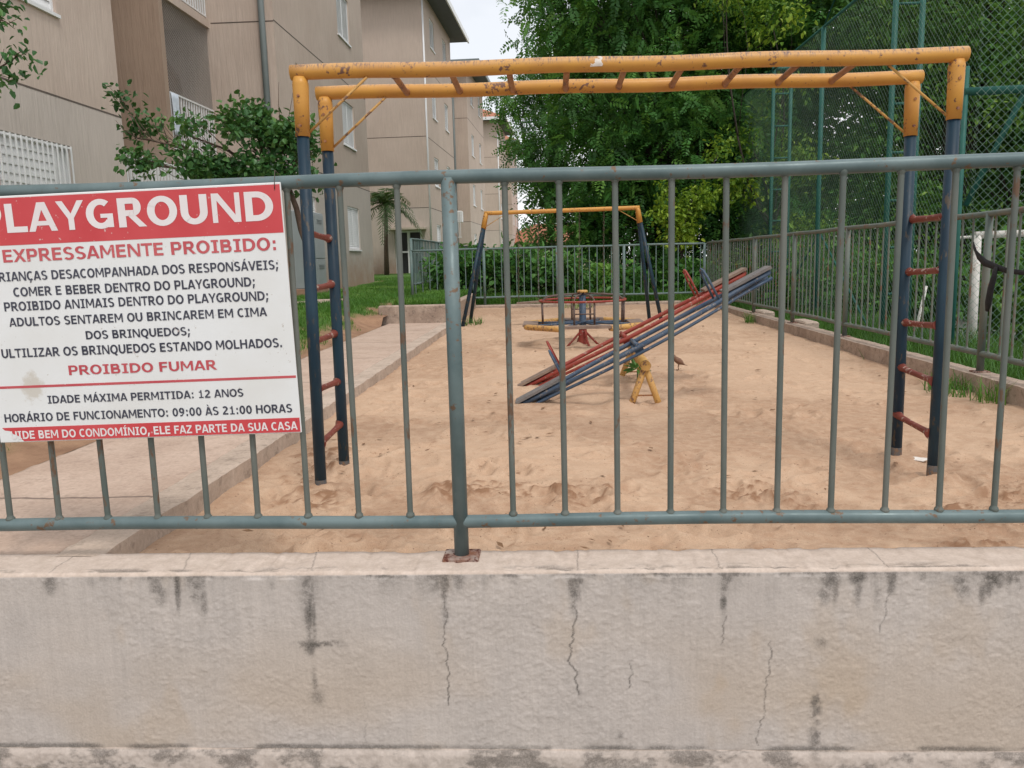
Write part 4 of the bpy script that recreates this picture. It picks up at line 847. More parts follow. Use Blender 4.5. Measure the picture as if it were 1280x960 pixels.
for side, (F_, B_), zs in ((-1, (FL_, BL_), (1.035, .805, .570, .345, .115)), (1, (FR_, BR_), (1.045, .806, .563, .330, .092))):
    for z in zs:
        x = F_[0]-(.010 if side < 0 else .006)-(0.0 if side < 0 else .02)*(1-z)
        tl = random.uniform(-.012, .012)
        mb = MB(); mb.tube([(x, F_[1], z+tl), (x, F_[1]+.045, z+tl*.6-.002), (x, (F_[1]+B_[1])/2, z-.004), (x, B_[1]-.045, z-tl*.6-.004), (x, B_[1], z-tl)], [.026, .0150, .0130, .0150, .026], 12); mb.build('step_rung', MT['red'], MBR)
mb = MB(); V = []; tt = (0.223+1.035)/2.76; yc = 3.52+.12*tt
for i in range(5):
    for j in range(9):
        a = RD(-25+j*14.0); r = .0322+.0006*math.sin(i*2.3+j); xx = .185+i*.0125+.004*math.sin(j*1.7)*(1 if i in (0, 4) else 0); V.append((xx, yc-r*math.cos(a), zf+r*math.sin(a)))
mb.add(V, [(i*9+j, (i+1)*9+j, (i+1)*9+j+1, i*9+j+1) for i in range(4) for j in range(8)], True); mb.build('sticker', MT['paper'], MBR)

# ------------------------------------------------------------------ swing set
SW_ = thing('swing_set', (0.2, 12.3, -0.1), 'yellow beam swing frame on splayed dark blue legs far back in the sand', 'swing frame')
A_, B_ = (-0.925, 12.25, 1.60), (1.315, 12.25, 1.62)
n = 20
mb = MB(); mb.tube([lerp((A_[0]-.03, A_[1], A_[2]), (B_[0]+.03, B_[1], B_[2]), i/n) for i in range(n+1)], .031, 14); mb.build('beam', MT['yellow'], SW_)
for T, feet, s in ((A_, ((-1.335, 12.05, -.16), (-1.30, 12.95, -.16)), 1), (B_, ((1.680, 12.25, -.1), (1.555, 12.75, -.1)), -1)):
    for ft in feet:
        k = .125
        mb = MB(); mb.tube([T, lerp(T, ft, .03), lerp(T, ft, k)], [.034, .036, .033], 12); mb.build('sleeve', MT['yellow'], SW_)
        mb = MB(); mb.tube([lerp(T, ft, k-.01), ft], .0285, 12); mb.build('leg', MT['blue'], SW_)
    mb = MB(); mb.tube([lerp(lerp(T, feet[0], k), lerp(T, feet[1], k), .1), (T[0]+s*.27, T[1], T[2]-.03)], .006, 6); mb.build('brace', MT['yellow2'], SW_)
def chain(mb, p, q, link_=.045):
    p, q = Vector(p), Vector(q); n = int((q-p).length/link_); d = (q-p)/n
    for i in range(n):
        c = p+d*(i+.5); w = Vector((1, 0, 0)) if i % 2 else Vector((0, 1, 0)); u = d.normalized()
        mb.tube([c-u*link_*.55-w*.004, c-u*.01-w*.010, c+u*.01-w*.010, c+u*link_*.55-w*.004, c+u*link_*.55+w*.004, c+u*.01+w*.010, c-u*.01+w*.010, c-u*link_*.55+w*.004, c-u*link_*.55-w*.004], .0036, 5, False)
for lab, x0, x1, z0, z1 in (('rusty chain swing hanging at the left of the far swing frame, clear of the roundabout', -.47, -.17, .255, .275), ('rusty chain swing hanging behind the roundabout pole, right of the other swing', .44, .80, .24, .24)):
    t = thing('swing', ((x0+x1)/2, 12.25, .25), lab, 'swing', 'swings on the far frame')
    mb = MB(); mb.obox(((x0+x1)/2, 12.25, (z0+z1)/2), ((x1-x0)/2+.03, 0, (z1-z0)/2), (0, .085, 0), (0, 0, .013)); mb.build('seat', MT['board'], t)
    for x, z in ((x0, z0), (x1, z1)):
        mb = MB(); chain(mb, (x+.02, 12.25, 1.575), (x, 12.25, z+.01)); mb.build('chain', MT['chain'], t)

# ------------------------------------------------------------------ roundabout
RC = (0.372, 9.3); S0 = -0.12
CR = thing('roundabout', (RC[0], RC[1], S0), 'playground roundabout with ochre and board seats round a blue pole', 'roundabout')
def pol(r, a, z): return (RC[0]+r*math.cos(RD(a)), RC[1]+r*math.sin(RD(a)), z)
mb = MB(); mb.lathe((RC[0], RC[1], 0), [(.085, -.30), (.075, -.12), (.05, .02), (.045, .10)], 16); fo = mb.build('foot', MT['redb'], CR)
for a in (20, 110, 200, 290):
    mb = MB(); mb.tube([pol(.04, a, .06), pol(.27, a, -.17)], .013, 8); mb.build('foot_brace', MT['redb'], CR)
mb = MB(); mb.lathe((RC[0], RC[1], 0), [(.048, .10), (.040, .16), (.038, .52)], 16); mb.build('pole', MT['blue2'], CR)
mb = MB(); mb.lathe((RC[0], RC[1], 0), [(.055, .515), (.062, .522), (.062, .536), (.05, .545)], 16); mb.build('cap', MT['yellow2'], CR)
for k in range(8):
    mb = MB(); mb.tube([pol(.04, k*45+22.5, .175), pol(.60, k*45+22.5, .165)], .0135, 8); mb.build('spoke', MT['blue2'], CR)
n = 48
mb = MB(); mb.tube([pol(.49, 360*i/n, .432) for i in range(n+1)], .0125, 10, False); mb.build('grab_ring', MT['redb'], CR)
for k in range(8):
    a = k*45+9*(1 if k % 2 else -1)+22.5
    mb = MB(); mb.tube([pol(.47, a, .17), pol(.475, a, .40)], .0115, 8); mb.build('upright', MT['darkrod'], CR)
for k in range(8):
    a = k*45+9*(1 if k % 2 else -1)+22.5
    mb = MB(); mb.tube([pol(.04, a, .505), pol(.28, a, .495), pol(.41, a, .478), pol(.462, a, .448), pol(.474, a, .40)], .0095, 8); mb.build('arm', MT['darkrod'], CR)
for k in range(4):
    mb = MB(); mb.tube([pol(.472, k*90-13.5, .30), pol(.472, k*90+13.5, .30)], .008, 6); mb.build('back_rod', MT['darkrod'], CR)
for k in range(8):
    a0, a1 = k*45+22.5-45, k*45+22.5; p, q = Vector(pol(.70, a0, .155)), Vector(pol(.70, a1, .155)); m_ = (p+q)/2; u = (q-p)/2; rad = Vector((m_.x-RC[0], m_.y-RC[1], 0)).normalized()
    mb = MB()
    if k % 2 == 0:
        mb.obox(m_-rad*.05+Vector((0, 0, .016)), u*1.02, rad*.085, Vector((0, 0, .014))); mb.build('seat_board', MT['board'], CR)
    else:
        mb.tube([p-u*.02, p+u*.1, m_, q-u*.1, q+u*.02], [.026, .032, .032, .032, .026], 12); mb.build('seat_tube', MT['yellow2'], CR)

# ------------------------------------------------------------------ seesaws
PV = (0.645, .165)                                                  # pivot axle x and height
t = thing('seesaw_stand', (0.65, 6.1, -0.12), 'yellow A frame stand with axle carrying both seesaws', 'seesaw stand')
mb = MB(); mb.tube([(PV[0], 5.50, PV[1]), (PV[0]+.03, 6.78, PV[1])], .036, 18); mb.build('axle', MT['yellow2'], t)
for y, dx in ((5.54, 0), (6.72, .03)):
    for s in (-1, 1):
        mb = MB(); mb.tube([(PV[0]+dx, y, PV[1]-.01), (PV[0]+dx+s*.135, y, -.22)], .0225, 14); mb.build('leg', MT['yellow2'], t)
    mb = MB(); mb.tube([(PV[0]+dx-.075, y, -.045), (PV[0]+dx+.075, y, -.045)], .006, 6); mb.build('tie_rod', MT['rung'], t)
def seesaw(label, yc, m, sm, xl, zl, xh, zh, hl):
    t = thing('seesaw', (PV[0], yc, .2), label, 'seesaw', 'seesaws')
    Pl, Ph = Vector((xl, yc, zl)), Vector((xh, yc, zh)); d = (Ph-Pl); L = d.length; u = d/L; nrm = Vector((-u.z, 0, u.x))
    def at(s, y, h): return Pl+u*(L*s)+Vector((0, y, 0))+nrm*h
    for sy in (-1, 1):
        for h, w in ((0.0, .016), (-.040, .011)):
            mb = MB(); mb.tube([at(s, sy*(.055+.125*math.sin(PI*min(1, max(0, (s-.12)/.76)))**.8), h-.012*math.sin(PI*s)) for s in np.linspace(0, 1, 15)], w, 8); mb.build('pipe', m, t)
    for s in (.47, .0, 1.0):
        wy = .185 if s == .47 else .055
        mb = MB(); mb.tube([at(s, -wy, 0.004), at(s, wy, 0.004)], .014, 8); mb.build('cross_bar', m, t)
    mb = MB(); mb.obox(at(.47, 0, -.04), u*.03, Vector((0, .16, 0)), nrm*.018); mb.build('clamp', m, t)
    for s0, s1, s in ((-.012, .17, 1), (.83, 1.012, 1)):
        c = at((s0+s1)/2, 0, .030); mb = MB(); hx = L*(s1-s0)/2
        mb.obox(c, u*hx, Vector((0, .080, 0)), nrm*.009); mb.build('seat', sm, t)
    for s in (.185, .80):
        mb = MB(); o = -.0 
        mb.tube([at(s, -.10, 0), at(s, -.085, hl*.72), at(s, -.055, hl*.95), at(s, 0, hl), at(s, .055, hl*.95), at(s, .085, hl*.72), at(s, .10, 0)], .0085, 8); mb.build('handle', m, t)
seesaw('faded blue seesaw tilted high to the right, nearer of the two', 5.60, MT['blue2'], MT['boardgrey'], -.215, -.10, 1.475, .775, .235)
seesaw('brick red seesaw tilted high to the right, behind the blue one', 6.35, MT['redb'], MT['board'], -.245, -.11, 1.49, .755, .235)

# ------------------------------------------------------------------ small brown bird
bx, by, bz = 1.10, 7.08, float(sand_z(np.array([1.10]), np.array([7.08]))[0])+.003
mb = MB()
pts = [(-.062, .0, .128), (-.052, .0, .127), (-.040, 0, .120), (-.026, 0, .108), (-.004, 0, .090), (.026, 0, .076), (.052, 0, .064), (.075, 0, .052), (.098, 0, .044), (.130, 0, .036)]
mb.tube([(bx+p[0]*.72, by, bz+.02+(p[2]-.02)*1.02) for p in pts], [.003, .014, .0165, .0175, .026, .030, .025, .015, .010, .006], 14, True, True, [1, 1, 1, 1, 1, .95, .9, .7, .35, .2])
for s in (-1, 1):
    mb.tube([(bx+.020, by+s*.010, bz+.058), (bx+.012, by+s*.012, bz+.028), (bx+.018, by+s*.012, bz+.002)], [.005, .0022, .0022], 6)
    for a in (-.5, 0, .5): mb.tube([(bx+.018, by+s*.012, bz+.003), (bx-.004, by+s*.012+a*.02, bz+.001)], .0018, 5)
bd = tag(mb.build('bird', MT['bird'], None, (0, 0, 0)), 'small brown bird standing on the sand right of the seesaw stand', 'bird')
mb = MB(); mb.tube([(bx-.044, by, bz+.129), (bx-.062, by, bz+.124)], [.0042, .0008], 6); mb.build('beak', MT['beak'], bd, (0, 0, 0))

# ------------------------------------------------------------------ sports court beyond the right fence
CF = thing('court_fence', (4.5, 8.9, -0.7), 'tall dark green wire mesh sports court fence beyond the right kerb', 'court fence')
CX, CY, CT = 4.5, 8.9, 4.5
def pole(name, p, q, r, n=12, m='green'):
    mb = MB(); mb.tube([p, q], r, n); return mb.build(name, MT[m], CF)
pole('post', (CX-.18, CY, -.75), (CX-.18, CY, 2.75), .028)
for y in (14.0, 20.0): pole('post', (CX, y, -.75), (CX, y, CT), .038)
for y, h in ((11.25, 4.6), (17.0, 4.55)):
    for x in (CX+.02, CX+.36): pole('post', (x, y, -.75), (x, y, h), .036)
    for z in np.arange(-.3, h-.02, .62): pole('rung', (CX+.02, y, z), (CX+.36, y, z), .018, 8)
    pole('rung', (CX+.02, y, h-.03), (CX+.36, y, h-.03), .03)
pole('top_rail', (CX, 11.25, CT), (CX, 20.0, CT), .022); 
pole('top_rail', (CX-.2, CY, 2.5), (9.5, CY, 2.56), .042, 14)
pole('brace', (CX-.1, CY+.03, 1.35), (5.6, CY+.03, 3.9), .030)
pole('brace', (CX, 11.3, -.4), (CX, 14.0, 1.3), .016, 8)
pole('brace', (CX, 14.1, 1.1), (CX, 17.0, -.6), .016, 8)
pole('stay_cable', (CX, 14.0, CT), (CX, 9.4, 7.2), .014, 6)
def wire_mesh(o, u, L, z0, z1, p, r):
    o, u = Vector(o), Vector(u); H = z1-z0; mb = MB()
    k = int((L+H)/p)
    for i in range(k+1):
        for sg in (0, 1):
            c = i*p-H; a, b_ = max(0, c), min(L, c+H)            # line: along = c + h
            if b_-a < 0.02: continue
            h0, h1 = a-c, b_-c
            if sg: a, b_, = L-a, L-b_
            off = Vector((-u.y, u.x, 0))*(.004*(1 if sg else -1))
            mb.tube([o+u*a+off+Vector((0, 0, z0+h0)), o+u*b_+off+Vector((0, 0, z0+h1))], r, 3, False, False)
    mb.build('wire_mesh', MT['wire'], CF)
wire_mesh((CX-.005, CY+.05, 0), (0, 1, 0), 11.0, -.7, CT, .085, .0017)
wire_mesh((CX-.1, CY-.06, 0), (1, 0, 0), 5.2, -.7, CT+.6, .085, .0019)
GO = thing('goal', (7, 11.6, -.7), 'white football goal on the court behind the mesh at the right', 'goal')
mb = MB(); mb.tube([(5.90, 11.55, -.75), (5.88, 11.55, 1.08)], .05, 14); mb.build('post', MT['goal'], GO)
mb = MB(); mb.tube([(8.9, 11.55, -.75), (8.9, 11.55, 1.10)], .05, 14); mb.build('post', MT['goal'], GO)
mb = MB(); mb.tube([(5.84, 11.55, 1.08), (8.94, 11.55, 1.12)], .05, 14); mb.build('crossbar', MT['goal'], GO)
mb = MB(); mb.tube([(6.02, 11.75, -.75), (6.0, 11.75, 1.02)], .035, 10); mb.build('post', MT['goal'], GO)
mb = MB(); mb.tube([(5.88, 11.6, 1.06), (5.60, 11.75, 1.05)], .02, 8); mb.build('stub', MT['goal'], GO)
mb = MB(); mb.tube([(5.27, 11.65, .40), (5.09, 11.65, -.6)], .022, 8); mb.build('strut', MT['goal'], GO)
# black strap tied round the right fence
t = thing('strap', (3.14, 5.8, .8), 'black cloth strap tied to the right fence with a hanging end', 'strap')
def strip(pts, w, th=.004):
    V = []; k = len(pts)
    for i, p in enumerate(pts):
        ww = w[i] if isinstance(w, list) else w; j = .006*math.sin(i*2.1)
        V += [(p[0]+j, p[1], p[2]-ww/2), (p[0]-j, p[1], p[2]+ww/2)]
    m_ = MB(); m_.add(V, [(2*i, 2*i+2, 2*i+3, 2*i+1) for i in range(k-1)], True); return m_
st1 = strip([(3.125, 6.20, .93), (3.105, 6.10, .855), (3.10, 5.98, .80), (3.11, 5.85, .77), (3.118, 5.72, .745), (3.118, 5.55, .735), (3.12, 5.35, .725), (3.118, 5.1, .715)], [.04, .06, .05, .045, .04, .03, .03, .04]).build('band', MT['black'], t)
st1.modifiers.new('thickness', 'SOLIDIFY').thickness = .006
mb = MB(); mb.tube([(3.10, 5.82, .77), (3.095, 5.83, .70), (3.09, 5.85, .62), (3.095, 5.88, .52), (3.10, 5.90, .46)], [.012, .026, .030, .032, .018], 10, True, True, [1, .6, .6, .6, .6]); mb.build('hanging_end', MT['black'], t)

# ------------------------------------------------------------------ small scraps on the sand
def scatter_flat(name, m, x, y, r, label, cat, seed):
    q = np.random.default_rng(seed); z = float(sand_z(np.array([x]), np.array([y]))[0])+.006; n = 9
    ring = [(x+r*(.6+.5*q.random())*math.cos(2*PI*i/n), y+r*(.5+.4*q.random())*math.sin(2*PI*i/n), z+.006*q.random()) for i in range(n)]
    mb = MB(); mb.add(ring+[(a, b_, c-.003) for a, b_, c in ring], [tuple(range(n)), tuple(range(2*n-1, n-1, -1))]+[(i, i+n, (i+1) % n+n, (i+1) % n) for i in range(n)])
    return tag(mb.build(name, m), label, cat)
q = MB(); sx, sy = 0.03, 3.30; sz = float(sand_z(np.array([sx]), np.array([sy]))[0])
q.lathe((sx, sy, sz), [(.006, -.004), (.014, .002), (.015, .008), (.010, .014), (.003, .016)], 10); tag(q.build('pebble', MT['stone']), 'pale pebble on the disturbed sand right of the main fence post', 'pebble')
scatter_flat('paper_scrap', MT['paper'], 1.80, 3.98, .055, 'crumpled pale scrap lying in the sand right of the climbing frame leg', 'litter', 4)
scatter_flat('paper_scrap', MT['stone'], -.05, 5.75, .045, 'small pale scrap in the sand beside the low end of the blue seesaw', 'litter', 5)
V, P = [], []
q = np.random.default_rng(33)
for i in range(260):
    x, y = q.uniform(-1.35, 2.95), 2.5+13.5*q.random()**1.3; z = float(sand_z(np.array([x]), np.array([y]))[0])+.010
    a = q.uniform(0, 2*PI); L = q.uniform(.012, .034); w = L*q.uniform(.2, .45); o = len(V); ca, sa = math.cos(a), math.sin(a)
    V += [(x-L*ca, y-L*sa, z), (x+w*sa, y-w*ca, z+.006*q.random()), (x+L*ca, y+L*sa, z+.004), (x-w*sa, y+w*ca, z+.008*q.random())]; P.append((o, o+1, o+2, o+3))
o = tag(link('dry_leaves', np_mesh('dry_leaves', V, P, MT['dryleaf'])), 'dry brown leaf bits scattered over the sand', 'leaf litter', None, 'stuff')

# ------------------------------------------------------------------ vegetation
def unit(a): return a/np.maximum(np.linalg.norm(a, axis=-1, keepdims=True), 1e-9)
def perp(d, r):
    n = r.normal(size=d.shape); n[:, 2] = np.abs(n[:, 2])+.8
    return unit(n-d*np.sum(n*d, 1, keepdims=True))
def leaf_simple(P, D, N, L, W, r, droop=.15, fold=.12):
    """oval leaves folded along the midrib: 6 points, 2 quads each"""
    S = np.cross(D, N); L = L[:, None]; W = W[:, None]
    v = [P, P+D*L*.32+S*W*.5+N*W*fold, P+D*L*.74+S*W*.36+N*(W*fold-L*droop*.5), P+D*L-N*L*droop, P+D*L*.74-S*W*.36+N*(W*fold-L*droop*.5), P+D*L*.32-S*W*.5+N*W*fold]
    V = np.stack(v, 1).reshape(-1, 3); i = np.arange(len(P))[:, None]*6
    F = np.concatenate([i+np.array([[0, 1, 2, 3]]), i+np.array([[0, 3, 4, 5]])]); return V, F, 6
def leaf_pinnate(P, D, N, L, k, r, lw=.22, droop=.35):
    """feather shaped compound leaves: 2k little rhombic leaflets each"""
    S = np.cross(D, N); n = len(P); vs = []
    for t in np.linspace(.18, 1, k):
        env = math.sin(PI*(.18+.72*t))**.6
        base = P+D*(L*t)[:, None]-N*(L*droop*t*t)[:, None]
        for s in (-1, 1):
            dl = unit(S*s*.9+D*.45-N*.25+r.normal(scale=.16, size=D.shape)); ll = (L*.30*env)[:, None]; wd = unit(np.cross(dl, N))
            vs += [base, base+dl*ll*.5+wd*ll*lw, base+dl*ll, base+dl*ll*.5-wd*ll*lw]
    V = np.stack(vs, 1).reshape(-1, 3); m = n*2*k
    return V, np.arange(m*4).reshape(m, 4), 8*k
def crown(lobes, n, r, shell=.55, out=.6, down=.25):
    """twig positions and directions over the volume of ellipsoid lobes (cx,cy,cz,rx,ry,rz)"""
    lobes = np.array(lobes, float); w = (lobes[:, 3]*lobes[:, 4]+lobes[:, 3]*lobes[:, 5]+lobes[:, 4]*lobes[:, 5]); w /= w.sum()
    k = r.choice(len(lobes), n, p=w); u = unit(r.normal(size=(n, 3))); rad = (shell+(1-shell)*r.random(n)**.6)*(.82+.36*fbm(u[:, 0]*2.6+k*3.1, u[:, 1]*2.6+u[:, 2]*2.1, 3, .6, 51))
    P = lobes[k, :3]+u*rad[:, None]*lobes[k, 3:]
    D = unit(u*out+r.normal(scale=.55, size=(n, 3))+np.array([0, 0, -down])); return P, D, k, rad
def foliage(name, mat, lobes, nt, per, L, kind, r, W=None, k=6, parent=None, off=(0, 0, 0), spread=.16, shell=.5, hole=.42, cut=None, down=.25, droop=.3, lw=.22, tone=0.0):
    P, D, kk, rad = crown(lobes, nt, r, shell, .6, down)
    h = fbm(P[:, 0]*.9+3.3*P[:, 2], P[:, 1]*.9+P[:, 2]*1.1, 3, .5, 61)           # gaps between the boughs
    ok = h > hole*.98-.0 if hole else np.ones(nt, bool)
    if cut is not None: ok &= cut(P)
    P, D, h = P[ok], D[ok], h[ok]; n = len(P)
    P = np.repeat(P, per, 0)+r.normal(scale=spread, size=(n*per, 3)); D = unit(np.repeat(D, per, 0)+r.normal(scale=.55, size=(n*per, 3)))
    tv = np.repeat(np.clip(.42+(fbm(P[::per, 0]*1.3, P[::per, 1]*1.3+P[::per, 2]*1.7, 3, .5, 71)-.5)*1.3+r.normal(scale=.10, size=n), 0, 1), per)
    N = perp(D, r); Ls = L*r.uniform(.65, 1.25, n*per)
    if kind == 'pin': V, F, m = leaf_pinnate(P, D, N, Ls, k, r, lw, droop)
    else: V, F, m = leaf_simple(P, D, N, Ls, Ls*W*r.uniform(.8, 1.15, n*per), r, droop)
    var = np.repeat(np.clip(tv+tone+r.normal(scale=.13, size=len(tv)), 0, 1), m)
    return link(name, np_mesh(name, V-np.array(off), F, mat, {'var': var}), parent), P, D
def limb(mb, p, q, r0, r1, r, bend=.12, n=6):
    p, q = np.array(p, float), np.array(q, float); L = np.linalg.norm(q-p); pts = []
    o1, o2 = r.normal(scale=bend*L, size=3), r.normal(scale=bend*L*.5, size=3)
    for i in range(n+1):
        t = i/n; pts.append(p+(q-p)*t+o1*math.sin(PI*t)*.6+o2*math.sin(2*PI*t)*.5)
    mb.tube(pts, [r0+(r1-r0)*i/n for i in range(n+1)], 8); return pts
def tree(name, label, base, lobes, mat, r, trunk_r, nt, per, L, kind, bark='barkdk', group=None, W=.5, k=6, hole=.42, spread=.22, shell=.45, fork=None, cut=None, down=.25, droop=.3, twigs=60, tone=0.0, cat='tree'):
    t = thing(name, tuple(base), label, cat, group)
    lob = np.array(lobes, float); cen = lob[:, :3].mean(0); base = np.array(base, float)
    fk = np.array(fork, float) if fork is not None else base+(cen-base)*np.array([.35, .35, .45])
    mb = MB(); limb(mb, base-np.array([0, 0, .3]), fk, trunk_r, trunk_r*.72, r, .03)
    for l in lob:
        pts = limb(mb, fk, l[:3]-np.array([0, 0, l[5]*.35]), trunk_r*.5, trunk_r*.16, r, .10, 7)
        for j in range(max(2, int(twigs/len(lob)))):
            s = pts[r.integers(3, 8)]; u = unit(r.normal(size=(1, 3)))[0]; u[2] = u[2]*.6+.15
            limb(mb, s, l[:3]+u*l[3:]*r.uniform(.6, .95), trunk_r*.13, trunk_r*.03, r, .10, 4)
    mb.build('trunk', MT[bark], t)
    o, P, D = foliage('crown', MT[mat], lobes, nt, per, L, kind, r, W, k, t, tuple(wloc(t)), spread, shell, hole, cut, down, droop, .24, tone)
    return t
R_ = np.random.default_rng(101)

# the big feather leaved tree behind the far fence
tree('pinnate_tree', 'tall dark feather leaved tree behind the far fence, filling the middle of the sky', (2.9, 21.5, .1),
     [(2.6, 21.5, 6.6, 3.0, 2.8, 2.2), (0.9, 21.0, 3.4, 1.6, 1.7, 1.3), (0.7, 20.8, 2.0, 1.2, 1.3, .9), (3.4, 20.2, 3.2, 2.4, 1.7, 1.6), (1.3, 21.2, 7.2, 2.0, 2.0, 1.5), (4.6, 21.6, 5.4, 2.4, 2.2, 2.2), (2.4, 20.4, 1.5, 2.2, 1.2, 1.1), (4.6, 20.4, 1.7, 2.0, 1.3, 1.2), (3.0, 21.0, 9.2, 3.0, 2.6, 1.6), (2.2, 20.2, 4.9, 1.9, 1.5, 1.2), (5.8, 20.8, 7.6, 2.0, 2.0, 1.8)],
     'lf_big', R_, .26, 3000, 7, .42, 'pin', hole=.42, k=7, spread=.26, down=.30, droop=.45)
tree('pinnate_tree', 'sparse feathery tree reaching in front of the far apartment block', (0.1, 27.0, .2),
     [(-1.0, 27.0, 6.1, .7, .8, .35), (-0.1, 27.0, 3.8, .8, 1.0, .8), (0.5, 27.5, 5.2, 1.1, 1.4, 1.0), (-.75, 27, 4.9, .55, .8, .4), (.1, 27.2, 6.6, 1.0, 1, .6)], 'lf_big', R_, .13, 400, 6, .42, 'pin', hole=.44, k=6, spread=.24, down=.3, droop=.45, tone=.1)
# paler young tree in front of it
tree('young_tree', 'young tree with bright yellow green leaves just behind the far fence', (2.8, 17.6, .05),
     [(2.50, 17.6, 1.80, .26, .3, .20), (2.85, 17.7, 1.62, .30, .3, .24), (3.15, 17.7, 2.05, .36, .35, .22), (3.6, 17.8, 3.05, .26, .3, .20), (2.75, 17.6, 1.30, .30, .3, .2), (2.45, 17.6, 2.35, .10, .1, .22)], 'lf_yel', R_, .03, 300, 8, .095, 'simple', 'barkdk', None, .62, hole=.40, spread=.09, twigs=26)
tree('young_tree', 'lighter leafy branches behind the ladder post of the court fence', (5.2, 19.0, -.6),
     [(4.5, 18.6, 3.5, .55, .6, .35), (5.2, 18.8, 4.4, .6, .7, .4), (4.2, 18.4, 2.4, .5, .6, .4), (5.5, 18.6, 2.9, .6, .7, .5), (4.9, 18.6, 5.9, .6, .7, .5), (5.6, 18.7, 1.2, .8, .7, .5), (3.9, 18.5, 6.6, .5, .6, .4)], 'lf_yel', R_, .06, 700, 8, .11, 'simple', 'barkdk', None, .55, hole=.42, spread=.14, twigs=30, tone=-.22)
# trees along the far side of the court
proto = tree('court_tree', 'broad olive green tree beyond the court, behind the right end of the yellow ladder', (9.6, 19.5, -.7),
     [(9.2, 19.5, 3.4, 2.4, 2.0, 2.0), (8.6, 19.2, 1.2, 2.3, 1.6, 1.6), (10.2, 19.8, 5.6, 2.4, 2.0, 1.9), (8.4, 19.4, 6.3, 2.0, 1.8, 1.7), (10.6, 19.2, 2.4, 2.0, 1.8, 2.0), (9.4, 19.4, 8.2, 2.3, 2.0, 1.5)], 'lf_right', R_, .2, 4200, 17, .135, 'simple', 'barkdk', 'trees beyond the court', .56, hole=.44, spread=.22, twigs=70)
def copy_thing(o, loc, rz, label, sc_=1.0):
    c = o.copy(); C.objects.link(c); c.location = loc; c.rotation_euler = (0, 0, rz); c.scale = (sc_, sc_, sc_); c['label'] = label
    for ch in o.children:
        d = ch.copy(); C.objects.link(d); d.parent = c
    return c
for loc, rz, lab, s in [((6.6, 24.0, -.4), 2.1, 'olive green tree filling the gap between the big dark tree and the court trees', 1.0), ((13.2, 22.0, -.7), 4.0, 'olive green tree behind the court at the right edge, second row', .8),
                        ((12.6, 15.5, -.7), 1.1, 'olive green tree beyond the court behind the green brace and the goal', .92), ((3.2, 28.0, .2), 5.2, 'deep green tree hidden behind the big dark tree', 1.1), ((11.4, 25.0, -.6), 5.0, 'olive green tree showing between the court ladder and the yellow frame end', 1.0), ((8.6, 29, -.3), 3.0, 'tallest olive tree in the back row beyond the court', 1.35), ((14.5, 27, -.5), .6, 'olive tree in the back row, right of the tallest one', .85)]:
    copy_thing(proto, loc, rz, lab, s)

# small glossy tree in the lawn, left of the yellow ladder
TB = (-2.78, 9.3, .12)
lobes_s = [(-4.72, 9.45, 2.50, .26, .34, .20), (-4.35, 9.4, 2.42, .26, .35, .20), (-3.95, 9.35, 2.22, .36, .40, .22), (-3.35, 9.3, 2.38, .38, .42, .26), (-2.95, 9.25, 2.22, .24, .35, .24), (-3.70, 9.4, 2.02, .42, .42, .16), (-4.72, 9.5, 2.17, .15, .2, .08), (-3.1, 9.2, 1.98, .34, .36, .15), (-3.2, 9.3, 2.64, .12, .12, .10), (-4.05, 9.4, 2.48, .12, .14, .10), (-2.66, 9.2, 1.95, .18, .2, .18), (-2.72, 9.2, 2.3, .16, .2, .16)]
t = thing('small_tree', TB, 'small glossy leaved tree on the lawn between the sign and the balcony', 'tree')
mb = MB(); mb.tube([(-2.74, 9.3, -.1), (-2.77, 9.3, .6), (-2.73, 9.3, 1.0), (-2.83, 9.3, 1.30), (-2.87, 9.3, 1.55), (-2.95, 9.3, 1.8)], [.05, .042, .040, .034, .032, .028], 10)
fk = (-2.95, 9.3, 1.8)
for l in lobes_s:
    pts = limb(mb, fk, (l[0], l[1], l[2]-.1), .020, .007, R_, .06, 7)
    for j in range(7):
        u = unit(R_.normal(size=(1, 3)))[0]; limb(mb, pts[R_.integers(3, 8)], np.array(l[:3])+u*np.array(l[3:])*R_.uniform(.6, 1.0), .006, .0018, R_, .10, 4)
for p, q in (((-4.6, 9.45, 2.4), (-5.02, 9.45, 3.0)), ((-3.0, 9.25, 2.3), (-2.96, 9.25, 2.92)), ((-2.9, 9.25, 2.3), (-2.80, 9.25, 2.86)), ((-4.65, 9.4, 2.4), (-4.86, 9.4, 2.88))): limb(mb, p, q, .006, .002, R_, .05, 5)
mb.build('trunk', MT['bark'], t)
foliage('crown', MT['lf_sm'], lobes_s+[(-4.86, 9.42, 2.86, .05, .06, .05)], 1250, 9, .076, 'simple', R_, .74, 6, t, tuple(wloc(t)), .075, .30, .41, None, .2, .2)
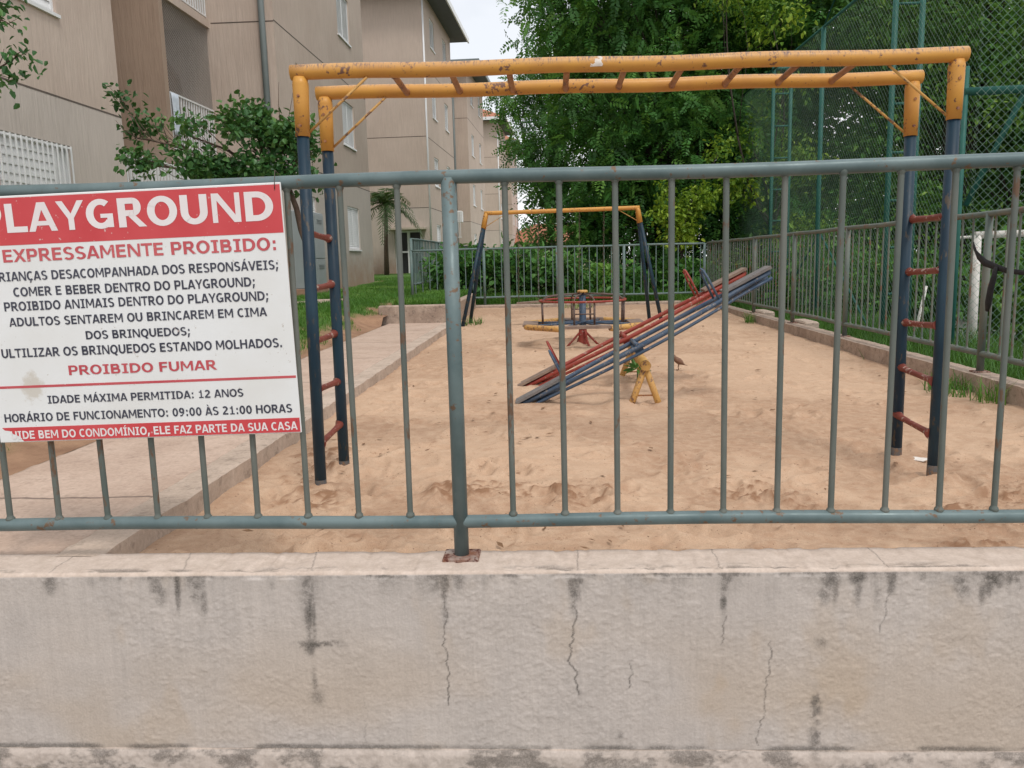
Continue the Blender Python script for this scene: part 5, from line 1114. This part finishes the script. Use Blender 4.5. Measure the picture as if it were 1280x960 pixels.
# overhanging branch at the upper left corner
t = thing('near_tree', (-5.4, 6.3, .1), 'leafy branch ends of a nearer tree reaching in at the upper left corner', 'tree')
lobes_n = [(-4.20, 6.3, 2.98, .17, .2, .10), (-4.12, 6.3, 2.80, .13, .16, .10), (-4.05, 6.3, 2.52, .17, .18, .11), (-4.22, 6.3, 2.42, .13, .15, .09), (-4.35, 6.3, 3.15, .3, .3, .14), (-4.75, 6.4, 2.9, .4, .4, .4), (-4.55, 6.3, 2.5, .25, .3, .2), (-5.1, 6.3, 3.6, .6, .6, .5), (-4.25, 6.3, 3.32, .2, .2, .1)]
mb = MB(); mb.tube([(-5.4, 6.3, -.1), (-5.38, 6.3, 1.0), (-5.30, 6.3, 2.0)], [.07, .06, .05], 10)
for l in lobes_n:
    pts = limb(mb, (-5.30, 6.3, 2.0), l[:3], .018, .006, R_, .06, 6)
    for j in range(6):
        u = unit(R_.normal(size=(1, 3)))[0]; limb(mb, pts[R_.integers(3, 7)], np.array(l[:3])+u*np.array(l[3:])*R_.uniform(.6, 1.0), .005, .0015, R_, .10, 4)
mb.build('trunk', MT['bark'], t)
foliage('crown', MT['lf_sm'], lobes_n, 330, 7, .064, 'simple', R_, .60, 6, t, tuple(wloc(t)), .06, .2, .30, None, .2, .3)

# palm by the entrance of the middle block
t = thing('palm_tree', (-6.15, 30.6, .45), 'young feather palm beside the white door of the middle block', 'palm')
mb = MB(); mb.tube([(-6.15, 30.6, .2), (-6.12, 30.6, 1.6), (-6.05, 30.6, 3.1)], [.11, .08, .06], 10); mb.build('trunk', MT['bark'], t)
for i in range(24):
    a = i*2.4; el = R_.uniform(-.1, 1.35); d = np.array([math.cos(a)*math.cos(el), math.sin(a)*math.cos(el), math.sin(el)]); L = R_.uniform(1.25, 1.85); s = np.linspace(0, 1, 26)
    P = np.array([-6.05, 30.6, 3.1])+d*(L*s)[:, None]+np.array([0, 0, -1.0])*(L*.85*s**2.0*(1.2-el*.4))[:, None]
    T = unit(np.gradient(P, axis=0)); S = unit(np.cross(T, np.array([0, 0, 1.0])+d*.01)); Vs = []; 
    for sg in (-1, 1):
        dl = unit(S*sg*.8+T*.55+np.array([0, 0, -.35])+R_.normal(scale=.1, size=T.shape)); ll = (.42*np.sin(PI*(.12+.8*s)))[:, None]
        Vs.append(np.stack([P, P+dl*ll*.5+T*.026, P+dl*ll, P+dl*ll*.5-T*.026], 1))
    w = np.cross(S, T)*.012; Vs.append(np.stack([P[:-1]-S[:-1]*.012, P[1:]-S[1:]*.010, P[1:]+S[1:]*.010, P[:-1]+S[:-1]*.012], 1))
    V = np.concatenate([x.reshape(-1, 3) for x in Vs])-np.array(wloc(t)); F = np.arange(len(V)).reshape(-1, 4)
    link('frond', np_mesh('frond', V, F, MT['lf_palm'], {'var': np.clip(.45+R_.normal(scale=.2, size=len(V)), 0, 1)}), t)

# shrubs behind the far fence, hedge and weeds
def shrub(name, label, lobes, mat, nt, per, L, W, group, hole=.3, spread=.12, tone=0.0, cat='shrub', kind='simple'):
    lob = np.array(lobes, float); b_ = (lob[:, 0].mean(), lob[:, 1].mean(), lob[:, 2].min()-lob[:, 5].max())
    t = thing(name, b_, label, cat, group); mb = MB()
    for l in lob:
        for j in range(3): limb(mb, (b_[0]+R_.uniform(-.1, .1), b_[1]+R_.uniform(-.1, .1), b_[2]-.05), np.array(l[:3])+R_.normal(size=3)*np.array(l[3:])*.5, .012, .004, R_, .08, 4)
    mb.build('stem', MT['barkdk'], t)
    foliage('foliage', MT[mat], lobes, nt, per, L, kind, R_, W, 5, t, tuple(wloc(t)), spread, .35, hole, None, .1, .25, .22, tone)
    return t
for lab, cx, cy, h, w in (('leafy green shrub behind the left end of the far fence', -1.9, 17.6, .95, .75), ('wide leaved green shrub behind the far fence, left of the swing seat', -0.85, 17.7, 1.0, .70), ('bushy green shrub behind the far fence and the left swing', 0.1, 17.5, .80, .65), ('low dark shrub behind the far fence, right of the roundabout pole', 1.5, 17.9, .6, .5), ('low shrub in the corner where the far and side fences meet', 2.9, 17.6, .75, .6)):
    dk = cx > .5; h = h*.68 if dk else h
    shrub('shrub', lab, [(cx, cy, .15+h*.35, w, .5, h*.45), (cx-.25, cy+.2, .15+h*.65, w*.6, .45, h*.35), (cx+.3, cy-.1, .15+h*.6, w*.55, .4, h*.38)], 'lf_big' if dk else 'lf_bush', 330, 6, .15, .62, 'shrubs behind the far fence', .3, .13, .1 if dk else .12)
for lab, cx, cy, h in (('tall weed bush between the court fence and the goal', 6.0, 14.0, 1.6), ('weed bush behind the court ladder post', 5.2, 15.5, 1.5), ('dark bush on the court side under the mesh, near the goal', 7.6, 13.2, 1.7), ('bush at the right edge behind the goal', 9.4, 13.6, 1.9), ('bush beyond the corner of the side fence', 4.2, 18.4, 1.7), ('bush between the two court fence ladders', 5.6, 17.4, 2.0)):
    shrub('bush', lab, [(cx, cy, -.7+h*.35, .9, .7, h*.42), (cx+.4, cy+.3, -.7+h*.65, .7, .6, h*.35), (cx-.4, cy, -.7+h*.6, .6, .5, h*.33)], 'lf_right', 420, 7, .16, .45, 'bushes beyond the right fence', .3, .16, -.12)

def blades(name, X, Y, Z, h, w, r, mat, lean=.5, tone=0.0, kind='stuff', label=None, cat=None):
    n = len(X); a = r.uniform(0, 2*PI, n); H = h*r.uniform(.5, 1.3, n); d = np.stack([np.cos(a), np.sin(a), 0*a], 1); s = np.stack([-np.sin(a), np.cos(a), 0*a], 1); ln = (lean*r.random(n)*H)[:, None]
    P = np.stack([X, Y, Z], 1); up = np.array([0, 0, 1.0]); Hc = H[:, None]; W = (w*r.uniform(.6, 1.2, n))[:, None]
    V = np.stack([P-s*W, P+s*W, P+d*ln*.35+up*Hc*.55+s*W*.7, P+d*ln*.35+up*Hc*.55-s*W*.7, P+d*ln+up*Hc*.95+s*W*.08, P+d*ln+up*Hc*.95-s*W*.08], 1).reshape(-1, 3)
    i = np.arange(n)[:, None]*6; F = np.concatenate([i+np.array([[0, 1, 2, 3]]), i+np.array([[3, 2, 4, 5]])])
    var = np.repeat(np.clip(.5+tone+(fbm(X*1.2, Y*1.2, 3, .5, 81)-.5)*1.2+r.normal(scale=.16, size=n), 0, 1), 6)
    return tag(link(name, np_mesh(name, V, F, MT[mat], {'var': var})), label, cat, None, kind)
n = 150000
X = -2.5-4.5*R_.random(n)**1.3; Y = 2.6+25*R_.random(n)**1.25
gd = 1-np.clip(sst(0.52, 0.18, (-2.455-X)+0.55*(fbm(X*2.0, Y*1.6, 4, .6, 13)-.5))+sst(.62, .72, fbm(X*1.3, Y*1.3, 5, .6, 14))*0.6, 0, 1)
ok = (R_.random(n) < gd) & ~((X < -5.0) & (Y > 16.4) & (Y < 24.7)) & ~((X < -5.9) & (Y < 16.5)) & ~((X > -4.5) & (X < -3.7) & (Y > 13.7) & (Y < 14.95)) & ~((X < -4.9) & (Y > 32))
X, Y = X[ok], Y[ok]
blades('lawn_grass', X, Y, lawn_z(X, Y)-.02, .075, .0055, R_, 'lf_grass', .9, 0, 'stuff', 'short green grass of the lawn beside the building', 'grass')
n = 16000; X = R_.uniform(-2.42, -1.64, n); Y = R_.uniform(12.3, 16.4, n)
blades('planter_grass', X, Y, np.full(n, .235), .11, .006, R_, 'lf_grass', .9, 0, 'stuff', 'rough grass growing in the planter at the path end', 'grass')
n = 26000; X = R_.uniform(-2.5, 3.05, n); Y = 16.62+4*R_.random(n)
blades('rough_grass', X, Y, np.full(n, .0), .22, .008, R_, 'lf_grass', .8, -.15, 'stuff', 'rough grass and weeds behind the far fence', 'grass')
n = 60000; X = 3.27+1.9*R_.random(n); Y = 3.0+17*R_.random(n)
blades('verge_weeds', X, Y, np.full(n, -.68), .55, .010, R_, 'lf_grass', .7, -.32, 'stuff', 'tall grass and weeds between the right kerb and the court', 'grass')
def weed_clump(label, x, y, n, h, spread, tone=0.0):
    a = R_.random(n)*2*PI; rr = spread*np.sqrt(R_.random(n)); X = x+rr*np.cos(a)*1.0; Y = y+rr*np.sin(a)*1.6
    return blades('weed', X, Y, sand_z(X, Y)-.01, h, .0045, R_, 'lf_grass', 1.3, tone, None, label, 'weed')
weed_clump('straggly grass clump on the sand against the right kerb, behind the ladder leg', 2.93, 6.0, 130, .14, .16, -.1)
weed_clump('thin grass weed against the right kerb, nearest the camera', 2.96, 5.55, 60, .17, .10, -.05)
weed_clump('small grass tuft at the right kerb far back, under the seesaw seats', 2.98, 12.2, 70, .16, .08, -.1)
weed_clump('grass tuft in the far corner of the sand', 2.80, 16.2, 160, .20, .22, -.1)
weed_clump('grass fringe beside the left feet of the swing', -1.30, 12.7, 160, .12, .25, 0)
weed_clump('sparse grass tuft in front of the far kerb behind the roundabout', .55, 15.9, 120, .12, .30, 0)
# star leaved seedling between the seesaw legs
t = thing('seedling', (.70, 6.55, -.1), 'small green seedling with pointed leaves between the seesaw legs', 'plant')
mb = MB(); mb.tube([(.70, 6.55, -.14), (.70, 6.55, .0)], .005, 6); mb.build('stem', MT['lf_grass'], t)
n = 16; a = np.arange(n)*2.4; el = np.linspace(-.3, .9, n); D = np.stack([np.cos(a)*np.cos(el), np.sin(a)*np.cos(el), np.sin(el)], 1); P = np.repeat(np.array([[.70, 6.55, .0]]), n, 0)+D*.015
V, F, m_ = leaf_simple(P, D, perp(D, R_), np.full(n, .105), np.full(n, .034), R_, .25)
link('leaves', np_mesh('leaves', V-np.array(wloc(t)), F, MT['lf_bush'], {'var': np.repeat(R_.uniform(.4, .9, n), m_)}), t)
